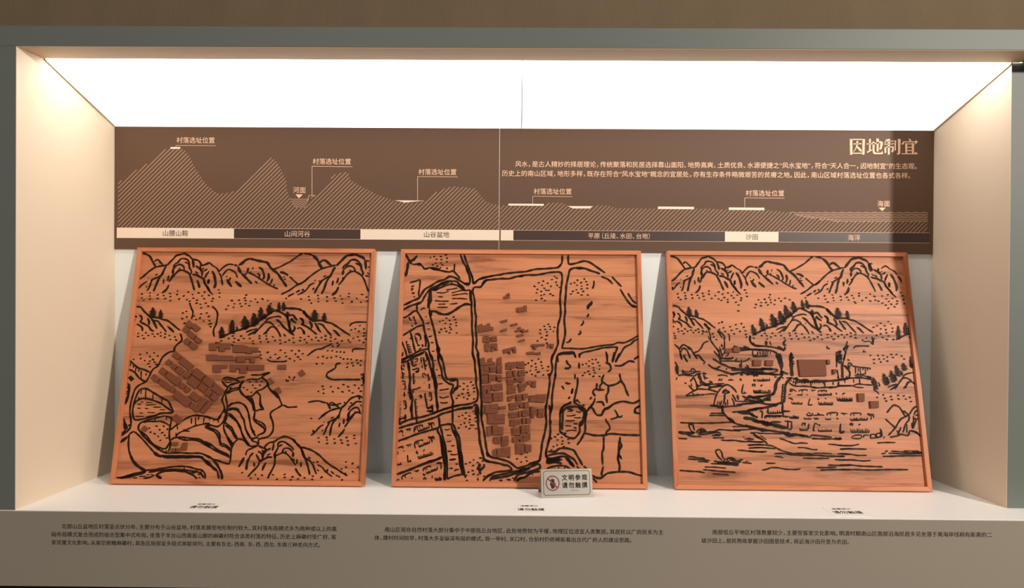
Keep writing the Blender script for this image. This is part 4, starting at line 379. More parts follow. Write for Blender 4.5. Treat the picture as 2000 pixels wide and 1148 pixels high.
BOARD_3 = """d|77,1322;127,1329;130,1309;176,1317;215,1313;251,1327;296,1344;296,1321;257,1307;364,1338;339,1311;391,1322;428,1332;1500,1317;465,1339;1540,1326;452,1312;1527,1297;493,1316;1571,1301;81,1296;96,1282;133,1289;180,1293;227,1294;261,1281;313,1291;361,1288;401,1298;1470,1281;424,1285;1496,1267;467,1296;1542,1279;480,1266;381,1278;557,1333;1641,1321;560,1307;1644,1292;548,1353;1632,1342;520,1296;1601,1281;516,1280;1596,1262;638,1284;681,1288;690,1265;655,1264;714,1301;721,1321;722,1285;724,1265;753,1282;780,1295;794,1276;823,1296;855,1286;876,1267;965,1300;1055,1298;1100,1315;1155,1322;1159,1302;1105,1292;1161,1282;1118,1272;1211,1312;1254,1306;1212,1286;1264,1287;1290,1319;1300,1300;1305,1274;1341,1336;1339,1317;1359,1284;1388,1304;1418,1330;1414,1281;1446,1314;1450,1288;71,1073;118,1074;160,1066;192,1065;210,1074;97,1060;73,1055;136,1058;174,1050;212,1052;238,1041;240,1063;42,1044;47,1025;108,1041;494,1204;498,1246;424,1266;610,1228;619,1251;652,1241;701,1248;747,1252;891,1234;668,1048;720,1048;645,1031;680,1031;708,1022;739,1032;778,1032;800,1016;681,1008;805,1000;837,1050;880,1050;840,1033;885,1030;849,1010;897,1010;923,1044;938,1021;970,1024;1004,1012;976,1001;1029,1025;1053,1039;1059,1009;1099,1042;1125,1029;1097,1022;1258,1054;1232,1044;1196,1043;1171,1030;1150,1050;1139,1010;1213,1024;1258,1031;1290,1044;1290,1021;354,1117;376,1124;384,1084;470,1107;510,1114;431,1092;476,1078;526,1089;356,1073;394,1059;440,1067;496,1060;535,1064;456,1042;537,1039;540,1021;49,1010;308,1041;314,1019;331,1002;245,1055;266,1055;589,1014;1419,1096;1445,1107;1471,1125;1498,1107;1525,1136;1541,1118;1549,1090;1468,1085;1502,1079;1504,1057;1464,1050;1546,1065;1435,1039;1516,1036;1476,1025;1503,1011;1548,1011;1337,1006;1415,1017;1363,1020;1380,900;1432,900;1467,901;1494,890;1524,908;1559,908;1593,898;1532,887;1437,876;1469,876;1402,872;1608,877;1648,1264;1519,1252;1558,1259;1578,1241;1534,1230;1311,1265;239,835;107,700;1399,614;1442,632;1450,608;1458,590;1493,622;1497,601;1542,629;1543,605;1579,626;1591,605;1620,616;1624,588;1400,847;1446,855;1492,862;1227,867
f|53:1231,998 1217,962 1198,937 1232,966 1215,930;53:1203,955 1207,923;45:1214,923 1195,860;74:1143,912 1179,927 1155,891 1184,902 1147,870 1182,877;74:1152,895 1145,849;49:326,751 354,758 392,752 395,745;45:328,723 356,723 356,734;45:342,727 342,737;45:397,724 436,724;45:419,734 418,724;45:474,724 488,724 478,735;49:500,697 487,638 518,638;45:504,648 504,638;73:455,624 460,589;85:489,617 516,603 541,614 568,600 592,611 634,615;73:498,589 529,593;45:435,582 504,579 549,583 591,580;65:444,558 521,565 590,573 632,580;85:535,518 588,532 629,535;57:414,506 483,514 535,518;49:417,766 441,766;37:418,766 419,752;37:426,766 426,756;37:433,766 434,753;37:440,766 441,758;49:483,766 497,766;37:484,766 486,752;37:490,766 491,756;37:496,766 498,754;49:525,767 539,767;37:526,767 527,753;37:530,767 531,757;37:534,767 535,754;37:538,767 539,758;49:566,638 611,639;37:568,638 566,659;37:576,638 575,653;37:585,638 583,657;37:593,639 592,651;37:602,639 600,660;37:610,639 608,659;49:835,713 1044,715;37:837,713 838,702;37:852,713 853,705;37:866,714 867,703;37:881,714 882,707;37:896,714 897,701;37:910,714 911,702;37:925,714 925,706;37:939,714 940,704;37:954,714 954,707;37:969,714 969,702;37:983,715 984,703;37:998,715 998,706;37:1012,715 1013,704;37:1027,715 1027,708;37:1041,715 1042,703;49:768,699 749,567;37:768,696 782,698;37:765,675 775,676;37:761,654 774,655;37:758,633 767,634;37:755,612 770,614;37:752,591 766,593;37:749,570 759,572;53:1140,751 1150,737;57:1147,912 1146,859 1142,817;127:1154,870 1169,842;86:1171,905 1182,870;53:1144,800 1150,737;53:1178,870 1176,807 1171,744;45:1191,860 1183,807 1181,737;49:1210,913 1196,870;53:1189,832 1205,814 1224,793 1229,765;45:1153,737 1174,740;45:813,647 821,665 858,651;73:813,651 831,651;45:801,626 819,633;45:872,648 880,658 929,662 928,652;45:897,658 896,644;45:857,627 891,627 892,638;45:922,627 933,631;45:953,659 987,659;45:966,655 969,649;45:1003,645 1011,656 1060,656 1055,646;45:1029,656 1028,646;73:800,606 827,599;65:820,595 830,592;45:945,603 931,562 959,562;45:996,594 1000,604 1006,594;45:1045,604 1056,604;45:1124,633 1124,643 1131,633;45:1172,633 1180,643;65:562,680 563,694 577,694 576,680;53:617,680 622,691 632,691;73:712,747 730,747;74:574,760 573,750;49:571,718 585,718;37:572,718 571,732;37:578,718 577,728;37:584,718 583,731;49:595,718 683,723;37:597,718 595,734;37:606,719 605,730;37:616,719 614,733;37:625,720 624,729;37:634,720 633,737;37:644,721 642,736;37:653,721 652,732;37:663,722 661,736;37:672,722 671,731;37:681,722 680,739;49:570,638 681,639;37:571,638 570,659;37:582,638 581,653;37:593,639 591,657;37:604,639 603,651;37:615,639 613,660;37:625,639 623,660;37:636,639 635,654;37:647,639 645,658;37:658,639 657,651;37:668,639 667,661;37:679,639 677,660;49:1002,625 1096,629;37:1003,625 1002,638;37:1012,625 1012,635;37:1021,625 1021,638;37:1031,626 1030,634;37:1040,626 1039,641;37:1049,627 1048,641;37:1058,627 1057,637;37:1067,628 1066,640;37:1076,628 1075,636;37:1085,628 1084,643;37:1094,629 1093,643;49:818,568 890,565;37:819,568 818,582;37:829,568 829,577;37:839,567 838,579;37:849,567 848,575;37:859,566 858,581;37:869,566 868,580;37:879,566 878,575;37:889,565 888,578;49:1001,563 1097,563;37:1002,563 1001,582;37:1011,563 1010,576;37:1021,563 1019,580;37:1030,563 1029,574;37:1040,563 1038,583;37:1049,563 1048,582;37:1058,563 1057,577;37:1068,563 1066,580;37:1077,563 1076,575;37:1086,563 1085,583;37:1096,563 1095,582;49:1127,591 1227,589;37:1129,591 1127,612;37:1138,591 1137,606;37:1148,591 1147,609;37:1158,590 1157,603;37:1167,590 1166,612;37:1177,590 1176,611;37:1187,590 1186,604;37:1196,589 1195,608;37:1206,589 1205,601;37:1216,589 1215,611;37:1226,589 1224,609;49:573,757 605,757;37:575,757 576,746;37:584,757 585,749;37:594,757 595,747;37:603,757 604,751;45:1165,629 1176,640 1187,640;49:1144,588 1231,589;37:1146,588 1144,609;37:1155,588 1154,603;37:1164,588 1163,607;37:1173,588 1173,600;37:1183,588 1181,610;37:1192,588 1191,609;37:1201,588 1200,603;37:1211,588 1209,607;37:1220,588 1219,601;37:1229,589 1228,610;49:1281,769 1282,780;37:1281,774 1289,775;49:1349,749 1373,746;37:1350,749 1349,763;37:1357,748 1356,758;37:1364,747 1364,759;37:1372,746 1371,754;53:917,504 919,490 947,490 958,507;45:924,511 944,500;65:989,508 999,494;49:957,490 1016,494 1033,488;53:1053,488 1058,505 1120,509 1115,488;44:1075,502 1074,491;44:1144,506 1189,503;44:1161,502 1167,492;48:860,391 865,404;52:925,436 916,395;65:877,435 905,435;44:898,439 897,418;44:877,432 880,418;48:964,439 949,388;52:964,439 987,429;93:990,429 1000,423;48:1138,437 1127,380 1154,380 1155,393;44:1141,383 1142,393;49:658,501 752,506;36:660,502 659,519;36:675,502 674,515;36:690,503 689,518;36:705,504 704,514;36:720,504 718,522;36:735,505 733,522;36:749,506 748,518;49:640,481 743,482;36:642,481 643,469;36:654,481 655,472;36:666,481 667,470;36:679,481 680,474;36:691,481 692,469;36:704,481 705,469;36:716,481 717,473;36:729,482 730,471;36:741,482 742,475;48:549,456 758,400;36:551,456 552,442;36:567,451 568,442;36:583,447 584,435;36:598,443 599,435;36:614,439 615,424;36:630,434 631,421;36:646,430 647,420;36:661,426 663,414;36:677,422 678,414;36:693,418 694,403;36:709,413 710,400;36:724,409 725,399;36:740,405 741,393;36:756,401 756,393;49:518,514 584,470;37:520,512 519,526;36:535,502 534,512;36:551,492 550,504;36:566,482 565,490;36:582,472 580,486;49:797,472 859,469;36:799,472 797,487;36:807,471 806,483;36:816,471 815,485;36:824,471 823,480;36:833,470 831,486;36:841,470 840,485;36:849,469 849,481;36:858,469 857,483;48:893,466 945,466;36:896,466 895,476;36:911,466 911,473;36:927,466 926,475;36:943,466 942,472;48:962,466 993,467;36:964,467 963,478;36:973,467 972,475;36:982,467 982,477;36:992,467 991,474;48:1038,464 1075,464;36:1040,464 1039,474;36:1056,464 1056,471;36:1073,464 1072,473;48:1110,468 1127,468;36:1119,468 1118,478;48:860,391 915,391;36:862,391 861,404;36:872,391 872,401;36:883,391 882,403;36:893,391 892,399;36:903,391 902,405;36:914,391 913,405;48:949,388 963,388;36:956,388 955,398;48:983,385 1076,386;36:985,385 984,400;36:998,385 997,396;36:1011,385 1010,399;36:1023,386 1023,395;36:1036,386 1035,402;36:1049,386 1048,401;36:1061,386 1061,397;36:1074,386 1073,400;48:1096,335 1137,336;36:1098,336 1097,349;36:1110,336 1109,345;36:1122,336 1122,348;36:1135,336 1134,344;49:825,476 859,469;36:826,475 825,492;36:834,474 833,486;36:842,472 841,488;36:850,471 849,481;36:858,469 857,487;48:1212,489 1216,506 1278,507 1274,493;44:1230,503 1232,489;93:1323,504 1343,497 1364,501;48:1364,501 1362,477;44:1349,490 1343,463;72:1202,424 1203,435 1217,435 1212,421;48:1257,425 1261,432 1272,435;44:1138,437 1130,380;44:1199,343 1228,360 1269,361 1260,340 1205,340;44:1281,344 1289,361 1324,361;52:1329,341 1334,365 1358,368 1370,348 1372,372 1400,372 1397,348;52:1396,406 1405,389 1402,355 1329,341;52:1409,396 1393,372;44:1414,342 1425,355;48:1205,458 1250,462;36:1207,458 1206,474;36:1217,459 1217,470;36:1228,460 1227,474;36:1238,461 1238,470;36:1249,462 1248,478;48:1233,459 1323,463;36:1234,459 1233,476;36:1244,459 1243,471;36:1254,460 1253,475;36:1263,460 1263,470;36:1273,460 1272,478;36:1283,461 1282,478;36:1292,461 1291,474;36:1302,462 1301,477;36:1311,462 1311,472;36:1321,463 1320,481;48:1202,380 1325,381;36:1204,380 1202,404;36:1215,380 1214,397;36:1226,380 1224,402;36:1236,381 1236,395;36:1247,381 1246,406;36:1258,381 1257,404;36:1269,381 1268,398;36:1280,381 1279,402;36:1291,381 1290,395;36:1302,381 1300,406;36:1313,381 1311,405;36:1324,381 1323,398;48:1130,380 1154,380;36:1132,380 1131,393;36:1142,380 1141,390;36:1153,380 1152,392;48:1123,336 1137,336;36:1130,336 1129,349
h|386,939 425,940 423,908 385,907;439,947 485,951 483,912 441,911;574,860 627,860 624,821 572,821;658,860 710,861 704,822 656,822;878,866 1066,867 1064,755 884,750;1073,867 1094,867 1095,836 1074,836;1110,801 1134,801 1128,770 1110,766;1265,639 1310,640 1305,585 1264,584;1343,588 1402,589 1398,544 1343,540
m0|86:361,1553 371,1522 375,1498;69:386,1511 407,1498 425,1481 433,1464 433,1440;78:420,1518 416,1498 429,1474;45:427,1488 442,1498;53:435,1474 462,1491;65:387,1474 408,1460;77:371,1453 400,1450 424,1436 448,1423 458,1396 480,1366 496,1339;53:473,1474 461,1447 453,1430;85:407,1416 420,1392 430,1366;69:483,1420 477,1389;53:436,1515 466,1532 494,1512 522,1495 534,1471;53:462,1491 447,1477;49:476,1478 463,1457 453,1437;61:531,1468 554,1495 577,1516 598,1523 621,1519;86:624,1519 647,1513;98:651,1509 663,1482 674,1465;94:653,1516 674,1530 694,1551 718,1561;86:718,1561 744,1554 774,1548 806,1541 829,1534 840,1521 854,1500 874,1483 898,1463 919,1436 941,1406 962,1376;81:674,1465 692,1448 720,1421 748,1395;61:538,1464 554,1441 559,1420;81:559,1420 570,1383;57:560,1444 575,1471 593,1488 616,1482 640,1465 656,1435;90:492,1478 508,1454 518,1423 525,1390 519,1363;85:480,1423 477,1389;53:453,1406 473,1373 496,1343 518,1319;65:586,1437 591,1444;65:588,1421 604,1417 615,1434;98:594,1417 613,1390 628,1374;94:646,1411 667,1391 687,1374;65:695,1452 712,1465;86:712,1465 715,1499;57:718,1469 741,1459 771,1442 802,1422 832,1402 858,1386 884,1372 910,1363;65:746,1503 741,1489;65:737,1476 728,1462;73:778,1503 801,1490 813,1463 819,1439 811,1422;77:775,1466 790,1449 788,1435;85:841,1466 847,1436 837,1409;65:870,1429 866,1406 858,1392;65:889,1392 881,1379;85:765,1412 782,1398;57:871,1490 904,1504 940,1525 973,1545 1003,1569 1031,1596;86:913,1473 939,1467 965,1450;57:975,1443 1002,1417 1032,1390;53:935,1440 947,1440;53:939,1426 955,1423;66:1023,1587 1042,1596;66:1057,1596 1076,1594 1102,1587;94:1102,1587 1122,1570 1139,1549 1150,1526 1164,1505 1174,1499
m1|70:33,1595 51,1593 75,1583 93,1569 111,1541 136,1503;61:121,1538 138,1552 148,1548 164,1531 179,1517;66:37,1410 68,1437 96,1468 124,1493 145,1503 177,1510 208,1517 222,1535 241,1559 257,1580 282,1587 304,1594 318,1587 338,1577 360,1556 377,1553 400,1546 415,1529 424,1515 446,1519 467,1529;78:202,1510 191,1479 185,1455 174,1438 165,1414 157,1384 147,1340;61:177,1445 150,1428 129,1417 121,1387 113,1356 102,1343;53:141,1445 156,1455;49:117,1414 135,1421;53:100,1422 105,1427;53:99,1407 76,1390 60,1369 44,1349;85:43,1373 44,1349;53:96,1365 104,1375;61:246,1500 256,1521 273,1535 286,1556 309,1559 332,1549 345,1528 348,1501 365,1473 361,1453;57:315,1535 335,1528 351,1508;61:253,1452 249,1480 258,1504 279,1518 295,1518 313,1504 319,1483;94:248,1487 253,1452;57:285,1497 293,1483;69:234,1401 246,1428 260,1446 273,1466 287,1480 310,1480 330,1473 351,1460 363,1439 377,1409 391,1372 400,1349;86:242,1435 259,1449;61:224,1408 228,1445;65:199,1421 201,1391;73:237,1384 228,1357 214,1340 200,1330;65:38,1240 74,1232 92,1212 116,1189 143,1163;77:143,1163 161,1141 175,1115 186,1096;61:146,1166 184,1164 217,1151 246,1143 280,1120 307,1097 330,1081;60:160,1147 186,1143 203,1123 224,1101 245,1075;65:68,1185 82,1175 87,1156 78,1144 108,1128 135,1111 149,1092 169,1082;73:121,1164 132,1142 134,1120;77:36,1196 54,1170;65:57,1130 80,1119 94,1103 95,1085;85:37,1146 38,1124 33,1113;73:37,1097 42,1084;72:249,1109 273,1089 293,1070;65:36,1159 49,1155;75:45,1197 48,1161;58:50,1132 53,1111;46:251,1116 268,1102 284,1055 293,1012 288,998;54:265,1098 295,1073;54:341,1063 361,1034 373,1009;66:341,1066 372,1045 388,1020 384,999;45:410,1042 421,1035 422,992
m2|86:1430,1552 1441,1519 1444,1494;69:1456,1508 1479,1494 1498,1477 1507,1459 1507,1433;77:1493,1517 1489,1495 1503,1470;45:1501,1484 1517,1495;53:1510,1470 1539,1489;65:1457,1468 1480,1454;77:1439,1446 1471,1443 1497,1429 1523,1416 1533,1387 1558,1355 1575,1327;53:1551,1471 1537,1441 1529,1423;85:1479,1407 1492,1382 1503,1354;53:1511,1514 1544,1533 1574,1511 1604,1494 1617,1469;53:1539,1489 1523,1474;49:1554,1474 1539,1452 1528,1430;61:932,1326 979,1353 1017,1383 1053,1404 1082,1427;49:977,1313 1012,1334;49:1021,1340 1044,1357;86:1153,1536 1167,1550 1186,1550 1206,1533 1226,1516;61:1035,1390 1065,1410 1091,1437 1117,1461 1147,1485 1174,1499 1207,1509 1232,1516 1253,1519;86:1254,1516 1274,1540 1294,1564 1312,1581 1337,1588 1365,1591 1390,1581 1412,1571 1426,1554;53:1426,1551 1454,1548;86:1426,1554 1430,1527 1435,1493;81:1248,1509 1234,1482 1226,1458 1212,1435;77:1212,1435 1199,1405 1189,1365 1176,1332;69:1217,1448 1191,1431 1170,1415 1156,1388 1143,1361 1132,1335;57:1178,1441 1196,1452;57:1126,1418 1136,1421;49:1152,1414 1164,1418;57:1131,1404 1101,1387 1087,1364 1067,1344 1031,1324;126:1059,1364 1063,1351;49:1024,1340 1044,1354;49:973,1313 1009,1334;65:1118,1358 1130,1371;73:1292,1496 1300,1513 1321,1530 1336,1550 1357,1557 1379,1551 1392,1537 1402,1520 1407,1493 1417,1473 1415,1453;65:1368,1534 1387,1527 1400,1513;61:1296,1486 1307,1499 1325,1513 1347,1513 1363,1500 1370,1480;98:1299,1486 1294,1456;61:1336,1489 1346,1476;61:1274,1389 1294,1415 1308,1439 1325,1462 1343,1476 1364,1479 1386,1470 1409,1453 1425,1426 1439,1393 1457,1347;85:1293,1432 1305,1439;73:1271,1439 1266,1412 1261,1402;73:1241,1418 1237,1385;85:1274,1379 1264,1349 1238,1322;53:1443,1510 1456,1507;53:1442,1473 1455,1460;53:1430,1453 1455,1447;72:582,1034 618,1051 663,1075 716,1093 772,1117 818,1150 864,1186 911,1223 935,1223 970,1205 999,1183 1012,1148 1022,1113 1034,1079;77:977,1242 1012,1242 1063,1239 1098,1228;57:1098,1228 1116,1206 1134,1178;93:1102,1224 1123,1199;56:797,1059 819,1087 839,1115 859,1139 876,1164 899,1175 932,1183 949,1183 966,1176;60:762,1052 789,1069 819,1090;56:746,1072 777,1086 818,1097;60:863,1139 886,1143 907,1133 925,1119;76:931,1161 955,1147 978,1120 1000,1099 1024,1082 1045,1065 1059,1055;64:859,1060 880,1081 894,1101 909,1112 929,1109 948,1088 963,1064 972,1044;84:870,1077 881,1064;72:989,1065 1004,1048;84:1018,1159 1026,1106 1038,1072;97:998,1198 1011,1162;73:1012,1187 1039,1195 1054,1177 1072,1156;72:1024,1166 1045,1152 1066,1138;105:1034,1173 1038,1155;72:1051,1120 1059,1103 1050,1086 1038,1072;64:1084,1174 1105,1163 1109,1142 1103,1131 1137,1114;56:1072,1100 1092,1107 1109,1093 1119,1080 1124,1063;84:1112,1090 1124,1063;64:951,1123 955,1116;93:1105,1228 1120,1206 1141,1185 1162,1164 1179,1150;64:1179,1150 1199,1157 1236,1157 1263,1147 1293,1140 1316,1126 1346,1106 1378,1082 1414,1059;76:1186,1143 1200,1118 1214,1094 1228,1077;60:1203,1136 1233,1129 1253,1105 1273,1081 1297,1054;64:1097,1131 1124,1121 1151,1104 1172,1087 1202,1064;80:1149,1153 1163,1132 1167,1115 1161,1101;80:1088,1174 1105,1160 1110,1138 1100,1131;72:1303,1095 1323,1082 1339,1062 1352,1055;62:1218,930 1205,899 1192,863
m3|69:1561,1413 1555,1380;61:1622,1462 1638,1437 1644,1415;89:1571,1475 1588,1450 1599,1417 1607,1381 1600,1352;85:1557,1416 1555,1380;53:1528,1398 1550,1362 1574,1330 1598,1306;55:1524,672 1545,697 1563,722 1582,744 1598,766 1618,776 1648,783 1663,784;59:1491,664 1517,680 1545,700;55:1477,682 1506,695 1544,706;59:1585,744 1606,748 1626,740 1643,728;63:1582,674 1601,693 1614,712 1628,722 1647,720 1663,704;83:1593,690 1603,678;45:1340,995 1389,999;54:1403,1031 1405,978 1389,996;45:1405,978 1412,1014;53:1269,945 1288,963 1379,964;45:1326,924 1354,924;45:1338,938 1337,924;58:1562,1008 1603,1029 1643,1047 1663,1052;74:1655,1026 1663,1028;57:1220,832 1228,846 1242,842 1251,825;53:1251,825 1303,818 1375,812;53:1271,818 1267,773;41:1289,815 1286,787;41:1302,815 1302,773 1327,773 1334,773 1337,812;41:1323,815 1318,797;41:1354,812 1349,794;49:1372,812 1367,801;57:1192,828 1209,821 1224,797 1230,779 1220,744;74:1220,828 1232,807;53:1216,825 1241,828;86:1207,758 1205,737;61:1138,726 1174,733 1199,741 1261,745 1314,745 1358,738 1372,739;53:1260,762 1298,766 1349,752 1372,739;45:1262,752 1314,752;49:1372,739 1374,718 1379,704;53:1135,691 1187,692 1240,692 1275,703 1327,700 1375,697;45:1243,689 1270,682 1315,679;45:1191,737 1189,709;45:1250,738 1251,710;45:1292,738 1290,714 1296,703;53:1379,666 1402,652 1414,635;85:1380,669 1394,676
m4|54:41,967 64,946 74,929;62:74,929 89,954 107,964 131,950 152,936 168,908 195,866;62:74,929 80,904 89,858;62:84,911 92,932 106,939 123,929 136,901 146,869;66:131,943 145,929;58:97,893 114,865 127,844;45:108,883 115,897;54:168,908 200,919 222,940 241,973 263,987 277,991;45:182,890 206,891 229,863 250,842;54:275,1023 289,1001 308,969 331,938 347,906 352,871;66:331,934 351,920;53:309,923 326,902 342,878;53:350,952 358,920 364,888 359,864;54:387,999 385,959 381,942 363,934;66:364,970 370,949;45:364,888 383,910 407,910 406,896 388,885;53:363,871 430,871 437,885;62:77,904 89,862;62:101,890 114,865 127,848;53:137,904 146,869;62:168,905 195,866;53:189,891 206,887 229,859 250,842;57:40,847 56,815 58,791 57,763 51,770 45,805 53,819;53:57,752 92,756 134,753 169,750 190,764;53:92,760 90,788 103,770 106,763 148,764 184,778 215,778;45:107,777 138,778 157,799 174,792 180,778;45:149,771 156,785;45:166,774 167,788;53:53,738 42,721;57:161,743 174,718 183,687 182,659 168,652;53:161,739 139,711;45:146,701 148,676;106:197,764 206,736 219,708;74:187,764 218,764;74:232,764 238,740 244,726;65:225,771 253,764;53:245,740 262,733;53:202,712 215,694
m5|53:128,687 147,663 171,645;106:219,712 243,691 278,698;73:268,716 292,702;53:191,694 186,666;53:197,673 208,687 250,691 302,695 372,699;53:104,614 143,638 186,659 231,660 265,657 310,647;53:104,614 159,618 212,622 233,625;45:150,635 163,621;45:184,632 191,618;45:233,625 281,629 313,626;73:259,660 284,674 354,685;73:293,646 324,643;57:260,681 284,674;65:315,685 361,685;61:346,668 368,685 389,692 413,682 436,661 452,637;53:346,668 327,643 312,619 300,584 291,546;61:358,633 380,651 400,640 372,630 367,599 358,557;45:354,633 362,650 384,661;65:420,627 436,599 442,585;53:415,602 428,575 430,548;45:387,592 385,551;41:321,581 316,553;41:335,581 330,554;41:349,585 336,550;41:372,575 371,550;57:264,550 305,550 353,543 416,547 468,551 486,558;73:351,557 348,495;53:312,536 353,533;73:500,500 535,524 588,532;85:448,507 500,500 534,497 567,477;53:534,497 584,470;125:487,469 542,463 582,446 634,443;165:609,433 678,430;53:597,515 617,511 611,467
m6|61:1454,512 1485,546 1508,563 1538,553 1553,533 1567,506 1572,489;57:1561,509 1572,523 1591,506 1608,503;65:1572,489 1590,492;60:1440,471 1468,444 1500,413;60:1450,362 1499,410 1539,465 1572,485 1604,499;61:1605,503 1628,534 1647,551 1663,554;56:1604,499 1597,465 1578,445 1565,421 1551,380;52:1581,438 1575,380;56:1541,417 1525,390 1512,369;64:1508,396 1520,376;60:1459,349 1508,359 1536,370 1580,363 1600,394 1646,377 1663,357;64:1600,394 1640,384 1663,357;57:1635,496 1648,523 1663,528;56:1631,493 1626,448 1616,414;56:1616,448 1619,411 1650,472 1663,472;52:1645,493 1659,500 1663,495;52:1632,465 1644,482;44:1552,390 1545,393
m7|62:569,1032 563,1004 569,979 586,965 613,958 656,958;54:569,982 593,975;86:515,957 535,946 563,936;54:489,925 524,929 577,936 654,933;105:582,446 667,430 718,420 779,404;65:668,444 741,444;52:785,448 782,404 795,394 806,404 809,445;52:762,451 816,445;45:656,525 658,501 752,506;53:756,567 756,526 756,475;85:752,516 787,516;53:766,516 807,516;61:632,464 640,484 705,485 757,485;85:757,482 791,479;84:797,363 817,363;104:770,377 803,357
p|122,1230 176,1227 181,1161 127,1164;181,1211 219,1210 223,1157 185,1158;557,1108 610,1109 624,1034 572,1034;615,1155 672,1155 688,1062 633,1061;1359,749 1411,752 1423,670 1371,668;672,1116 692,1117 698,1082 678,1082;1410,718 1428,719 1432,689 1414,688;691,1184 756,1185 769,1090 707,1089;1429,777 1487,779 1499,698 1441,695;729,1159 763,1160 771,1104 738,1103;1463,757 1493,758 1500,710 1470,709;749,1206 810,1207 823,1111 763,1110;1482,797 1537,800 1549,718 1493,716;788,1174 821,1175 828,1125 794,1125;1516,771 1547,773 1553,731 1522,729;791,1247 850,1248 860,1157 803,1157;1520,833 1573,835 1583,759 1531,757;835,1204 872,1204 876,1164 839,1164;1559,798 1593,799 1598,766 1564,764;847,1267 906,1267 913,1201 855,1200;1570,850 1623,853 1630,798 1578,796;921,1286 956,1287 962,1219 928,1219;1636,869 1663,870 1663,815 1644,814;949,1286 991,1287 996,1223 955,1223;983,1216 1024,1216 1026,1184 986,1183;1149,1232 1214,1233 1216,1157 1152,1156;1224,1211 1268,1211 1269,1151 1226,1150;1568,1108 1614,1108 1604,1012 1559,1011;1616,1130 1663,1130 1663,1044 1608,1044;1653,1108 1663,1109 1663,1051 1647,1051;1638,898 1663,899 1663,821 1630,821
